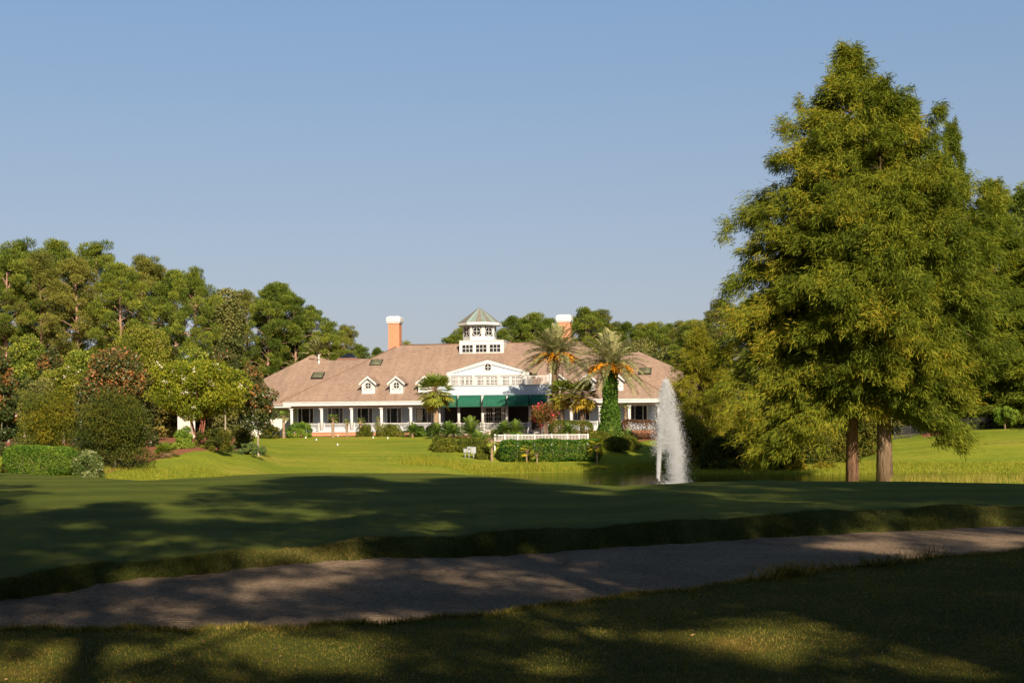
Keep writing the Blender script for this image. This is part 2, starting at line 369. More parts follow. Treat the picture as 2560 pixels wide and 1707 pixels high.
def far_z(u, D):
    u = np.clip(u, fp_u[0], fp_u[-1] - 1e-9); i = np.clip(np.searchsorted(fp_u, u, 'right') - 1, 0, len(fp_u) - 2)
    fu = sst((u - fp_u[i]) / (fp_u[i+1] - fp_u[i]))
    d = np.clip((D - DG[0]) / .5, 0, len(DG) - 1.001); j = d.astype(int); fd = d - j
    a = FT[i, j] * (1 - fd) + FT[i, j+1] * fd; b = FT[i+1, j] * (1 - fd) + FT[i+1, j+1] * fd
    return a * (1 - fu) + b * fu
def zfun(u, D):
    u = np.asarray(u, float); D = np.asarray(D, float)
    Df, Db, Dl, Dc = f_Df(u), f_Db(u), f_Dl(u), f_Dc(u); zf, zl, zc = f_zf(u), f_zl(u), f_zc(u)
    z0 = 1.22 + (zf - 1.22) * np.clip(D / Df, 0, 1) ** 1.5
    z1 = zf + (.93 - zf) * sst((D - Df) / .4)
    z2 = .93 + .12 * np.clip((D - Df - .4) / (Db - Df - .4), 0, 1) ** 1.6
    z3 = 1.05 + (zl - 1.05) * np.clip((D - Db) / (Dl - Db), 0, 1) ** .75
    z4 = zl + (zc - zl) * np.sin(np.clip((D - Dl) / (Dc - Dl), 0, 1) * math.pi / 2) ** 1.0
    zfar = far_z(u, D)
    w = sst((D - Dc) / 6.0); zfar = np.where(D < Dc + 6, np.minimum(zfar, zc + 1) * w + (zc - .012 * np.maximum(D - Dc, 0) ** 1.5) * (1 - w), zfar)
    z = np.where(D < Df, z0, np.where(D < Df + .4, z1, np.where(D < Db, z2, np.where(D < Dl, z3, np.where(D < Dc, z4, zfar)))))
    wob = .012 * np.sin(u * D * .9 + .3 * D) + .01 * np.sin(u * D * .37 - D * .21 + 1.7) + .006 * np.sin(D * 1.3 + u * D * 2.1)
    return z + wob * np.where(D > 118, 2.0, 1.0)
def gz(x, y): return float(zfun(x / y, y))

def hitD(px, py):
    dx, dy = unroll(px, py); D = np.arange(60, 150, .2); z = zfun(np.full_like(D, dx / FOC), D); k = np.argmax(z >= CZ - dy / FOC * D); return float(D[k]) if k else 90.0
def build_ground():
    ang = np.concatenate([np.linspace(-180, -30, 40)[:-1], np.linspace(-30, -22, 20)[:-1], np.linspace(-22, 22, 560), np.linspace(22, 30, 20)[1:], np.linspace(30, 180, 40)[1:-1]])
    a = np.radians(ang); nA = len(a)
    ca = np.maximum(np.cos(a), math.cos(R(35)))
    u = np.tan(np.clip(a, R(-35), R(35)))
    Df, Db, Dl, Dc = f_Df(u), f_Db(u), f_Dl(u), f_Dc(u)
    rows = []
    def seg(A, B, n, end=False):
        for t in np.linspace(0, 1, n + 1)[: n + 1 if end else n]: rows.append(A + (B - A) * t)
    o = np.ones(nA)
    seg(o * .5, o * 7, 8); seg(o * 7, Df, 40); i_f = len(rows)
    seg(Df, Df + .4, 5); seg(Df + .4, Db, 44); i_b = len(rows)
    seg(Db, Dl, 10); seg(Dl, Dc, 60); seg(Dc, Dc + 8, 16); seg(Dc + 8, o * 62, 6); seg(o * 62, o * 160, 165); seg(o * 160, o * 330, 24); seg(o * 330, o * 2500, 8, True)
    Dm = np.array(rows); nR = len(Dm); um = np.broadcast_to(u, Dm.shape)
    Z = zfun(um, Dm)
    back = sst((np.abs(ang) - 34) / 20)[None, :]
    Z = Z * (1 - back) + back * (1.3 + np.clip(Dm - 40, 0, 400) * .004)
    r = Dm / ca[None, :]
    X = r * np.sin(a)[None, :]; Y = r * np.cos(a)[None, :]
    rng = np.random.default_rng(5)
    verts = np.stack([X, Y, Z], -1).reshape(-1, 3)
    ii, jj = np.meshgrid(np.arange(nR - 1), np.arange(nA), indexing='ij'); j2 = (jj + 1) % nA
    faces = np.stack([ii*nA+jj, ii*nA+j2, (ii+1)*nA+j2, (ii+1)*nA+jj], -1)
    # surface kinds painted per vertex: mulch, rough, putting green, pond-side lawn
    px = HX + um * FOC
    lo_px = np.array([235, 260, 300, 350, 400, 450, 500, 560, 600, 625]); lo_D = np.array([hitD(a, b) for a, b in zip(lo_px, [1192, 1187, 1178, 1163, 1150, 1141, 1130, 1127, 1132, 1128])])
    lo = np.interp(px, lo_px, lo_D); _old = np.interp(px, [230,262,300,350,400,450,500,560,600,625], [76,77.5,81,86,90,93,95,97,101,106]); hi = np.interp(px, [230, 625], [125, 112])
    mul = sst((Dm - lo) / 1.2) * sst((hi - Dm) / 1.5) * sst((px - 245) / 14) * sst((625 - px) / 20)
    bl = np.interp(px, [640, 720, 1000, 1060, 1150, 1240, 1500, 1640], [157, 155.5, 154, 152.5, 146, 123, 123, 140])
    mul = np.maximum(mul, sst((Dm - bl) / 1.2) * sst((163 - Dm) / 1) * sst((px - 640) / 20) * sst((1660 - px) / 30))
    mul = np.maximum(mul, sst((Dm - 131) / 1.5) * sst((160 - Dm) / 2) * sst((px - 2290) / 30) * sst((2440 - px) / 50))
    mul = np.maximum(mul, .9 * sst((-px + 620) / 60) * sst((Dm - 108) / 6) * (Dm < 170))
    rgh = sst((Dm - Dc[None, :] - 6) / 4) * sst((Dm < 400) * 1.0)
    rgh = np.maximum(rgh, sst((px - 400) * 0 + (7 - np.abs(Dm - Dc[None, :] - 12)) / 6))
    grn = sst((Dm - Dl[None, :] - .5) / .5) * sst((Dc[None, :] + 4 - Dm) / 3)
    lipm = sst((Dm - Db[None, :] + .1) / .2) * sst((Dl[None, :] + .55 - Dm) / .5)
    at = dict(mulch=mul.ravel(), rough=rgh.ravel(), green=grn.ravel(), lip=lipm.ravel())
    sand = np.zeros(faces.shape[:2], bool)
    sand[i_f + 1:i_b, :] = True
    sand &= (np.abs(ang) < 33)[None, :]
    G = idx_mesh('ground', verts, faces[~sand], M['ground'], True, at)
    tag(link('ground', G), 'mown golf course turf with lawn banks round the pond', kind='structure')
    used = np.unique(faces[sand]); mp = -np.ones(len(verts), int); mp[used] = np.arange(len(used))
    S = idx_mesh('bunker_sand', verts[used], mp[faces[sand]], M['sand'], True)
    tag(link('bunker_sand', S), 'shaded tan sand bunker crossing below the green', kind='structure')

def mat_ground():
    m, nt, out = new_mat('turf'); v = coords(nt)
    big = noise(nt, .09, 4, v); mid = noise(nt, .9, 5, v); fine = noise(nt, 11, 4, v, .7); vf = noise(nt, 60, 3, v, .7)
    str_ = noise(nt, .5, 4, coords(nt, 'Object', (.10, .9, 1), (0, 0, R(14))))
    lawn = ramp(nt, big, [(.3, (.165, .205, .022)), (.55, (.225, .245, .028)), (.75, (.30, .25, .05))])
    lawn = mixc(nt, .7, lawn, ramp(nt, str_, [(.3, (.62, .72, .62)), (.7, (1.18, 1.1, 1.0))]), 'MULTIPLY')
    lawn = mixc(nt, .8, lawn, ramp(nt, noise(nt, 2.2, 6, v, .75), [(.3, (.6, .66, .6)), (.7, (1.3, 1.25, 1.2))]), 'MULTIPLY')
    green = ramp(nt, mid, [(.3, (.068, .09, .015)), (.7, (.10, .115, .02))])
    wv = nt.nodes.new('ShaderNodeTexWave'); wv.wave_type = 'BANDS'; wv.bands_direction = 'X'; wv.inputs['Scale'].default_value = .085; wv.inputs['Distortion'].default_value = .6; wv.inputs['Detail Scale'].default_value = .3
    nt.links.new(coords(nt, 'Object', None, (0, 0, R(62))), wv.inputs['Vector'])
    green = mixc(nt, 1.0, green, ramp(nt, wv.outputs['Fac'], [(.35, (.86, .88, .86)), (.65, (1.1, 1.08, 1.05))]), 'MULTIPLY')
    green = mixc(nt, .7, green, ramp(nt, vf, [(.3, (.7, .72, .7)), (.7, (1.25, 1.22, 1.15))]), 'MULTIPLY')
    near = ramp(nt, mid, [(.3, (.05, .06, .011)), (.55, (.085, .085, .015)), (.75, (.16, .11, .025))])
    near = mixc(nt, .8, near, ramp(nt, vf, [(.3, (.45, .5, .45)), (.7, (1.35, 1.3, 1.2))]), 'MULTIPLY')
    lip = ramp(nt, mid, [(.35, (.04, .052, .012)), (.6, (.07, .072, .018)), (.8, (.17, .115, .04))])
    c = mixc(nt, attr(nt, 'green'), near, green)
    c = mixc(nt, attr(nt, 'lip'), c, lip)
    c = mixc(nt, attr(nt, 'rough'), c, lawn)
    c = mixc(nt, .75, c, ramp(nt, fine, [(.28, (.62, .66, .6)), (.72, (1.25, 1.22, 1.1))]), 'MULTIPLY')
    mfac = math_(nt, 'ADD', attr(nt, 'mulch'), math_(nt, 'MULTIPLY', math_(nt, 'SUBTRACT', mid, .5), .9))
    mf = ramp(nt, mfac, [(.42, (0, 0, 0)), (.58, (1, 1, 1))])
    mul = ramp(nt, fine, [(.3, (.12, .045, .022)), (.7, (.33, .14, .075))])
    c = mixc(nt, mf, c, mul)
    h = math_(nt, 'ADD', math_(nt, 'MULTIPLY', fine, .6), vf)
    bsdf(nt, out, c, .95, bump(nt, h, .55, .05), .05)
    return m
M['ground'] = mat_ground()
def mat_sand():
    m, nt, out = new_mat('sand'); v = coords(nt)
    n1 = noise(nt, .8, 4, v); n2 = noise(nt, 14, 5, v, .7); rk = noise(nt, 5, 4, coords(nt, 'Object', (.35, 2.6, 1), (0, 0, R(8))), .6)
    c = ramp(nt, n1, [(.3, (.26, .182, .115)), (.7, (.385, .275, .18))])
    c = mixc(nt, .75, c, ramp(nt, noise(nt, 40, 3, v, .8), [(.32, (.35, .34, .33)), (.6, (1.15, 1.15, 1.15))]), 'MULTIPLY')
    c = mixc(nt, .8, c, ramp(nt, n2, [(.3, (.42, .42, .42)), (.62, (1.2, 1.2, 1.2))]), 'MULTIPLY')
    h = math_(nt, 'ADD', math_(nt, 'MULTIPLY', rk, 2.2), n2)
    bsdf(nt, out, c, .95, bump(nt, h, 1.0, .13), .1)
    return m
M['sand'] = mat_sand()
build_ground()

def mat_water():
    m, nt, out = new_mat('pond_water'); v = coords(nt, 'Object', (.55, 1.8, 1))
    n = math_(nt, 'ADD', noise(nt, 1.6, 3, v), math_(nt, 'MULTIPLY', noise(nt, 6, 2, v), .35))
    bsdf(nt, out, (.022, .026, .008), .06, bump(nt, n, .16, .06), .5, IOR=1.33)
    return m
M['water'] = mat_water()
wb = MB(); wb.poly([(-22, 52, 0), (60, 52, 0), (80, 90, 0), (80, 122, 0), (-22, 122, 0)])
tag(wb.build('pond_water', M['water']), 'still green pond behind the mound reflecting the far bank', kind='structure')

# ------------------------------------------------------------------ foliage generators
def unit(v): return v / (np.linalg.norm(v, axis=-1, keepdims=True) + 1e-9)
def leaf_quads(Pp, A, N, L, W, belly=.5):
    """diamond leaves from base points along axes; returns (n*4,3)"""
    A = unit(A); S = unit(np.cross(A, N)); L = np.broadcast_to(np.asarray(L, float), (len(Pp),))[:, None]; W = np.broadcast_to(np.asarray(W, float), (len(Pp),))[:, None]
    q = np.stack([Pp, Pp + A * L * belly + S * W * .5, Pp + A * L, Pp + A * L * belly - S * W * .5], 1)
    return q.reshape(-1, 3)
def rand_dir(rng, n): return unit(rng.normal(size=(n, 3)))
def lobe_points(rng, lobes, n, shell=.45):
    lobes = np.asarray(lobes, float)                      # x,y,z,rx,ry,rz
    w = (lobes[:, 3] * lobes[:, 5]) ; w = w / w.sum()
    k = rng.choice(len(lobes), n, p=w); d = rand_dir(rng, n)
    r = shell + (1 - shell) * rng.random(n) ** .6
    p = lobes[k, :3] + d * lobes[k, 3:6] * r[:, None]
    return p, d, k
def lobe_leaves(rng, lobes, n, L, W, up=.3, shell=.45, out=.6, jit=.8, lr=.35, hb=0.0, ctr=.5):
    p, d, k = lobe_points(rng, lobes, n, shell)
    A = d * out + rand_dir(rng, n) * jit + np.array((0, 0, up)); Nn = d * .8 + rand_dir(rng, n) * .9
    lrnd = rng.random(len(lobes))
    zr = (p[:, 2] - p[:, 2].min()) / (np.ptp(p[:, 2]) + 1e-6)
    rnd = np.clip(ctr + hb * (zr - .5) + (lrnd[k] - .5) * lr * 1.6 + (rng.random(n) - .5) * .75, 0, 1)
    return leaf_quads(p - unit(A) * L * .4, A, Nn, L * rng.uniform(.7, 1.3, n), W * rng.uniform(.7, 1.3, n)), rnd
def crown_lobes(rng, rx, ry, rz, cz, n, lr, fill=.8, flat=.8):
    """lobes spread through an ellipsoid crown of radii rx,ry,rz around height cz"""
    out = []
    g = 2.399963
    for i in range(n):
        t = (i + .5) / n; zc = 1 - 2 * t; rr = math.sqrt(max(0, 1 - zc * zc)); a = i * g + rng.uniform(-.4, .4)
        f = fill * rng.uniform(.62, 1.05)
        s = lr * rng.uniform(.7, 1.25)
        out.append((rx * rr * math.cos(a) * f, ry * rr * math.sin(a) * f, cz + rz * zc * f, s, s, s * flat))
    for i in range(max(2, n // 4)):
        s = lr * 1.25; d = rng.normal(size=3); d /= np.linalg.norm(d); d *= rng.random() * .45
        out.append((rx * d[0], ry * d[1], cz + rz * d[2], s, s, s))
    return np.array(out)
def limbs(mb, rng, base, lobes, r0, fork, m=6, n=6):
    """a trunk to the fork and limbs to some of the lobes"""
    b = np.array(base, float); f = np.array((b[0] + rng.uniform(-.1, .1), b[1], b[2] + fork))
    mb.tube([b + (0, 0, -.3), b + (0, 0, .05), (b + f) / 2 + rng.uniform(-.06, .06, 3), f], [r0 * 1.5, r0 * 1.2, r0, r0 * .85], n + 2)
    for i in rng.permutation(len(lobes))[:m]:
        t = lobes[i, :3]; md = (f + t) / 2 + rng.uniform(-.25, .25, 3)
        mb.tube([f - (0, 0, .1), md, t], [r0 * .6, r0 * .38, r0 * .12], n)

DENS = 1.7
def bush(name, label, cat, px, D, wpx, ytop, ybot, mat, n=4000, L=.16, W=.08, lobes=14, lr=None, depth=None, seed=1, group=None,
         bark='bark_grey', trunk=True, stems=1, up=.25, shell=.55, fill=.97, flat=.85, extra=None, base_py=None, lrv=.4, hb=0.0, ctr=.5, low=None):
    """a shrub or tree whose crown fills the box px+-wpx/2, ytop..ybot seen at distance D"""
    rng = np.random.default_rng(seed)
    x = P(px, (ytop + ybot) / 2, D)[0]; g = gz(x, D)
    zt = P(px, ytop, D)[2]; zb = P(px, ybot, D)[2]
    low = (cat == 'shrub' or not trunk) if low is None else low
    if low: zb = g - .1
    rx = wpx / 2 / FOC * D; ry = depth / 2 if depth else rx * .9; rz = max(.2, (zt - zb) / 2); cz = (zt + zb) / 2 - g
    lr = lr or min(rx, rz) * .36
    lb = crown_lobes(rng, max(.1, rx - lr * .8), max(.1, ry - lr * .8), max(.1, rz - lr * .7), cz, int(lobes * 1.3), lr, fill, flat)
    if low:
        a = np.arange(9) * .698 + seed
        lb = np.concatenate([lb, np.stack([rx * .72 * np.cos(a), ry * .72 * np.sin(a), np.full(9, lr * .55), np.full(9, lr * .8), np.full(9, lr * .8), np.full(9, lr * .75)], -1)])
    o = empty(name, (x, D, g)); tag(o, label, cat, group)
    q, rnd = lobe_leaves(rng, lb, int(n * DENS), L * 1.1, W * 1.15, up, shell, lr=lrv, hb=hb, ctr=ctr)
    keep = np.repeat(q.reshape(-1, 4, 3)[:, 0, 2] > .02, 4)
    q = q[keep]; rnd = rnd[keep[::4]]
    link('crown', np_mesh(name + '_crown', q, 4, M[mat], rnd), o)
    if trunk:
        mb = MB()
        for s in range(stems):
            if stems == 1: limbs(mb, rng, (0, 0, 0), lb, max(.03, rx * .045), max(.25, (cz - rz) * .9 + rz * .25), 6)
            else:
                a = 6.283 * (s + rng.uniform(-.3, .3)) / stems; b0 = np.array((.16 * math.cos(a), .12 * math.sin(a), -.2)); t = lb[(s * 7 + 3) % len(lb), :3]
                m1 = np.array((.16 * math.cos(a) + t[0] * .22, .12 * math.sin(a) + t[1] * .2, max(.5, cz - rz * .7)))
                mb.tube([b0, (b0 + m1) / 2 + rng.uniform(-.04, .04, 3), m1, t], [.062, .055, .045, .012], 7)
                for q_ in range(2): mb.tube([m1, (m1 + lb[(s * 5 + q_ * 3) % len(lb), :3]) / 2, lb[(s * 5 + q_ * 3) % len(lb), :3]], [.035, .025, .008], 5)
        mb.build('trunk', M[bark], o)
    if extra: extra(o, rng, lb)
    return o

def flowers(mat, n, name, size=.16, top=True, clusters=None):
    def f(o, rng, lb):
        p, d, k = lobe_points(rng, lb, n * 6, .95)
        sc = d[:, 2] * (.6 if top else .3) - d[:, 1] * .7 + rng.random(len(d)) * 1.3 + (p[:, 2] - p[:, 2].mean()) / (np.ptp(p[:, 2]) + .1) * (1.0 if top else .3)
        c = p[np.argsort(-sc)[:n]]
        m = 9; pp = np.repeat(c, m, 0) + rng.normal(size=(n * m, 3)) * size * .55
        q = leaf_quads(pp, rand_dir(rng, len(pp)), rand_dir(rng, len(pp)), size * .8, size * .6)
        link(name, np_mesh(name, q, 4, M[mat], rng.random(len(pp))), o)
    return f

def hedge(name, label, cat, px0, px1, ytop, ybot, D, depth, mat, n=5000, L=.12, W=.07, seed=1, rnd_r=.3, group=None, wob=.06, D1=None):
    """clipped hedge: leaves over a rounded box, with a dense twiggy inside"""
    rng = np.random.default_rng(seed)
    D1 = D1 or D
    a = P(px0, ybot, D); b = P(px1, ybot, D1); c = (a + b) / 2
    dirv = (b - a)[:2]; Lx = np.linalg.norm(dirv); rz = math.atan2(dirv[1], dirv[0])
    g = gz(c[0], c[1]); zt = P((px0 + px1) / 2, ytop, (D + D1) / 2)[2] - g
    o = empty(name, (c[0], c[1], g), rz); tag(o, label, cat, group)
    h = np.array((Lx / 2, depth / 2, zt / 2)); r = min(rnd_r, *(h * .95))
    p = rng.uniform(-1, 1, (n, 3)) * h
    ax = rng.choice(3, n, p=np.array((h[1]*h[2], h[0]*h[2]*1.3, h[0]*h[1]*1.3)) / (h[1]*h[2] + h[0]*h[2]*1.3 + h[0]*h[1]*1.3))
    p[np.arange(n), ax] = np.sign(p[np.arange(n), ax]) * h[ax]
    inner = np.clip(p, -(h - r), h - r); dv = p - inner
    nn = unit(dv); dist = np.minimum(np.linalg.norm(dv, axis=1), r)
    w = 1 + wob * (np.sin(p[:, 0] * 2.1 + seed) + np.sin(p[:, 0] * 5.3 + p[:, 2] * 3 + seed * 2)) * .5
    s = inner + nn * r * (1 - .35 * rng.random(n)[:, None] ** 2) * w[:, None]
    s[:, 2] = s[:, 2] * (1 + .05 * np.sin(s[:, 0] * 1.3 + seed)) + h[2]
    A = nn * .7 + rand_dir(rng, n) * .8 + (0, 0, .25)
    rn = np.clip(.45 + .2 * np.sin(s[:, 0] * 3 + s[:, 2] * 4) * rng.random(n) + (rng.random(n) - .5) * .8, 0, 1)
    q = leaf_quads(s, A, nn + rand_dir(rng, n) * .8, L * rng.uniform(.7, 1.3, n), W * rng.uniform(.7, 1.3, n))
    link('foliage', np_mesh(name + '_foliage', q, 4, M[mat], rn), o)
    mb = MB(); k = max(3, int(Lx / .5))
    for i in range(k):
        x = -h[0] * .85 + 1.7 * h[0] * (i + .5) / k
        for j in range(4):
            mb.tube([(x + rng.uniform(-.1, .1), rng.uniform(-.1, .1), -.1), (x + rng.uniform(-.3, .3), rng.uniform(-1, 1) * h[1] * .6, zt * rng.uniform(.6, .9))], [.03, .012], 5)
    mb.build('stems', M['bark_grey'], o)
    return o

# ---- pines
def pine_meshes(seed, H=20.0, crown=.55, Rm=3.6, n=9000, mat='pine', nl=34):
    n = int(n * 1.7); nl = int(nl * 2.1)
    rng = np.random.default_rng(seed)
    lean = rng.uniform(-.5, .5, 2)
    tx = lambda z: np.array((lean[0] * (z / H) ** 2, lean[1] * (z / H) ** 2, z))
    lobes = []; mb = MB()
    mb.tube([tx(z) + (0, 0, -.4 if z == 0 else 0) for z in (0, 1, H * .3, H * .6, H * .85, H * .98)], [.34, .27, .23, .17, .09, .03], 8)
    for i in range(nl):
        t = (i + .5) / nl; z = H * (1 - crown) + H * crown * t ** .9
        env = Rm * (.35 + 1.1 * math.sin(math.pi * min(1, (t * .85 + .15))) ** .8 * .65) * (1 if t < .85 else .7)
        a = i * 2.399963 + rng.uniform(-.5, .5); rr = env * rng.uniform(.35, 1.0)
        c = tx(z) + np.array((rr * math.cos(a), rr * math.sin(a), rng.uniform(-.3, .5)))
        s = rng.uniform(.55, 1.15)
        lobes.append((*c, s, s, s * .66))
        if rr > .8 and i % 2: mb.tube([tx(z - .6 - rr * .15), (tx(z) + c) / 2 + (0, 0, -.1), c], [.07, .05, .015], 5, False)
    for k in range(4):
        z = H * rng.uniform(.15, max(.2, 1 - crown)); a = rng.uniform(0, 6.28); l = rng.uniform(.5, 1.5)
        mb.tube([tx(z), tx(z) + (l * math.cos(a), l * math.sin(a), .25)], [.05, .015], 4, False)
    lobes.append((*tx(H - .3), .7, .7, .9))
    q, rnd = lobe_leaves(rng, lobes, int(n * 1.8), .33, .065, .45, .3, .9, .6, .34)
    return mb.mesh('pine_trunk', M['bark_pine']), np_mesh('pine_crown', q, 4, M[mat], rnd)
PINES = [pine_meshes(101, crown=.55), pine_meshes(102, crown=.62, Rm=4.1, nl=40, n=10500), pine_meshes(103, crown=.5, Rm=3.3), pine_meshes(104, crown=.58, Rm=3.8, mat='pine_olive'), pine_meshes(105, crown=.72, Rm=3.6, nl=42, n=10500), pine_meshes(106, crown=.8, Rm=4.4, nl=52, n=13000, mat='pine_olive')]
def pine(x, y, H, label, group, var=0, rz=0., wide=1.0, z=None):
    g = gz(x, y) if z is None else z
    o = empty('pine_tree', (x, y, g), rz, (H / 20 * wide, H / 20 * wide, H / 20)); tag(o, label, 'tree', group)
    tr, cr_ = PINES[var]
    link('trunk', tr, o); link('crown', cr_, o)
    return o

# ---- bald cypress
def cypress_meshes(seed, env, H, z0, trunk_r, boughs, mat='cypress', strands=70, plume=.62, leaders=((0, 0, 1.0),), sl=(.20, .40), sw=.036, bark='bark_cypress', density=1.0, low=()):
    """env: list of (height, radius); drooping feathery plumes hung along boughs"""
    rng = np.random.default_rng(seed)
    hz = np.array([e[0] for e in env]); hr = np.array([e[1] for e in env])
    mb = MB(); PC = []; PA = []; PS = []; PR = []
    def stem(h, ld): lx, ly, top = ld; k = np.clip((h - H * .35) / (H * .4), 0, 1); return np.array((lx * k, ly * k, h))
    for ld in leaders:
        zs = np.linspace(0, H * ld[2], 9)
        rad = trunk_r * np.array([1.42, 1.02, .86, .7, .55, .42, .28, .15, .03])
        mb.tube([stem(z, ld) + ((0, 0, -.4) if z == 0 else (0, 0, 0)) for z in zs], rad, 14, True, .10, rng)
    for i in range(boughs + len(low)):
        t = min(1, (i + .5) / boughs) ** 1.12
        ld = leaders[i % len(leaders)]
        h = z0 + (H * ld[2] - z0) * t
        up = .12 + .55 * t ** 1.4; R0 = float(np.interp(h, hz, hr)); Rr = float(np.interp(h + R0 * (up - .38), hz, hr)); a = i * 2.399963 + rng.uniform(-.6, .6)
        Lb = Rr * (rng.uniform(.8, 1.06) if rng.random() < .68 else rng.uniform(.4, .75))
        if i >= boughs: t = 0; a, h, Lb, up = low[i - boughs]; ld = leaders[0]
        s0 = stem(h, ld)
        dv = np.array((math.cos(a), math.sin(a), 0))
        def bp(u): return s0 + dv * Lb * u + np.array((0, 0, Lb * (up * u - (.36 + .1 * (1 - t)) * u * u)))
        mb.tube([bp(0), bp(.35), bp(.7), bp(.95)], [.035 + .012 * Lb, .03 + .008 * Lb, .02 + .003 * Lb, .008], 5, False)
        brnd = rng.random()
        m = int((3 + Lb * 4.6) * density)
        for k in range(m):
            u = .22 + .8 * rng.random() ** .75
            side = rng.normal() * .17 * min(Lb, 4.5) * (1.25 - .6 * u) + rng.normal() * .12
            pc = bp(u) + np.array((-dv[1], dv[0], 0)) * side + (0, 0, rng.normal() * .32 - .16 * abs(side))
            PC.append(pc); PA.append(dv * .7 + np.array((-dv[1], dv[0], 0)) * (side * .25) + (0, 0, .1 + .5 * t)); PS.append(plume * rng.uniform(.7, 1.25) * (.75 + .25 * min(1, Lb / 3))); PR.append(brnd * .5 + rng.random() * .5)
    for ld in leaders:
        for k in range(26):
            h = H * ld[2] - rng.random() ** 1.2 * 2.2; a = rng.uniform(0, 6.28); r = (H * ld[2] - h) * .30 * rng.random() + .04
            PC.append(stem(h, ld) + (r * math.cos(a), r * math.sin(a), 0)); PA.append(np.array((math.cos(a) * .5, math.sin(a) * .5, 1.0))); PS.append(plume * .75); PR.append(rng.random())
    PC = np.array(PC); PA = unit(np.array(PA)); PS = np.array(PS); PR = np.array(PR); n = len(PC)
    k = np.repeat(np.arange(n), strands); m = len(k)
    w = rng.uniform(-.2, 1.0, m)
    base = PC[k] + PA[k] * (w * PS[k])[:, None] * .75 + rng.normal(size=(m, 3)) * (PS[k] * .24)[:, None] + np.stack([np.zeros(m), np.zeros(m), -.45 * PS[k] * np.clip(w, 0, 1) ** 2], -1)
    A = PA[k] * .55 + rand_dir(rng, m) * .55 + (0, 0, -.62)
    Ls = rng.uniform(*sl, m)
    q = leaf_quads(base, A, rand_dir(rng, m) + PA[k] * .5, Ls, sw * rng.uniform(.7, 1.4, m), .45)
    rnd = np.clip(.45 + (PR[k] - .5) * .6 + (rng.random(m) - .5) * .6, 0, 1)
    return mb.mesh('cypress_trunk', M[bark]), np_mesh('cypress_crown', q, 4, M[mat], rnd)
def cypress(label, px, D, meshes, scale=1.0, group=None, rz=0.0, x=None):
    x = P(px, 1190, D)[0] if x is None else x
    o = empty('bald_cypress', (x, D, gz(x, D)), rz, scale); tag(o, label, 'tree', group)
    link('trunk', meshes[0], o); link('crown', meshes[1], o)
    return o

# ---- palms
def pinnate(rng, n, Lf, ll, lw, el=(80, -25), pairs=34, sag=.55, vee=.5, start=.12):
    """feather fronds in a rosette"""
    Q = []; RN = []; RB = MB()
    for i in range(n):
        t = (i + .5) / n; a = i * 2.399963 + rng.uniform(-.25, .25); e = R(el[0] + (el[1] - el[0]) * t ** .9 + rng.uniform(-6, 6)); L = Lf * rng.uniform(.85, 1.08)
        dv = np.array((math.cos(a), math.sin(a), 0)); sd = np.array((-math.sin(a), math.cos(a), 0))
        u = np.linspace(0, 1, pairs + 1)[1:]
        def pt(u): u = np.asarray(u)[..., None]; return dv * (L * u * math.cos(e)) + np.array((0, 0, 1.)) * (L * (u * math.sin(e) - sag * u ** 2.2 * (.45 + .55 * math.cos(e))))
        c = pt(u); tg = unit(pt(u + .01) - c); upv = unit(np.cross(sd, tg) * -1); upv = np.where(upv[:, 2:3] < 0, -upv, upv)
        RB.tube([pt(np.array(x)) for x in (0, .3, .65, .97)], [.03, .022, .014, .005], 4, False)
        keep = u > start
        for sg in (-1, 1):
            A = sd * sg * 1.0 + tg * .75 + upv * vee + rng.normal(size=c.shape) * .10
            ln = ll * np.sin(np.clip(u * .92 + .08, 0, 1) * math.pi) ** .55 * rng.uniform(.85, 1.1, len(u))
            Q.append(leaf_quads(c[keep], A[keep], upv[keep] + rng.normal(size=c[keep].shape) * .25, ln[keep], lw)); RN.append(np.clip(.5 + (rng.random() - .5) * .5 + .25 * math.sin(e) + (rng.random(keep.sum()) - .5) * .4, 0, 1))
    return np.concatenate(Q), np.concatenate(RN), RB
def fan_leaves(rng, n, pet, rad, el=(75, -50), seg=13, droop=.35, lw=.07):
    Q = []; RN = []; RB = MB()
    for i in range(n):
        t = (i + .5) / n; a = i * 2.399963 + rng.uniform(-.3, .3); e = R(el[0] + (el[1] - el[0]) * t + rng.uniform(-8, 8))
        dv = np.array((math.cos(a) * math.cos(e), math.sin(a) * math.cos(e), math.sin(e))); sd = np.array((-math.sin(a), math.cos(a), 0))
        pl = pet * rng.uniform(.7, 1.15); c = dv * pl + np.array((0, 0, -.12 * pl)); nrm = np.cross(sd, dv) * -1
        RB.tube([(0, 0, 0), dv * pl * .5, c], [.02, .015, .01], 4, False)
        th = np.linspace(-1.25, 1.25, seg); d2 = dv - np.array((0, 0, droop))
        A = np.cos(th)[:, None] * unit(d2) + np.sin(th)[:, None] * sd + rng.normal(size=(seg, 3)) * .06 + np.array((0, 0, -.12))
        B = np.broadcast_to(c, (seg, 3)); r = rad * rng.uniform(.85, 1.1)
        Q.append(leaf_quads(B, A, np.broadcast_to(nrm, (seg, 3)) + rng.normal(size=(seg, 3)) * .2, r * (.8 + .2 * np.cos(th)), lw, .55))
        RN.append(np.clip(.46 + .46 * t * rng.uniform(.6, 1.2) + (rng.random(seg) - .5) * .3, 0, 1))
    return np.concatenate(Q), np.concatenate(RN), RB

def palm_trunk(rng, H, r0, r1, lean=0.0, rings=1.0):
    mb = MB(); k = max(6, int(H / .22)); pts = []; rad = []
    for i in range(k + 1):
        t = i / k; pts.append((lean * t * t, 0, -.2 + (H + .2) * t)); rad.append((r0 + (r1 - r0) * t) * (1 + rings * (.07 if i % 2 else -.03)) * (1.25 if i == 0 else 1))
    return mb.tube(pts, rad, 12, True, .05, rng)

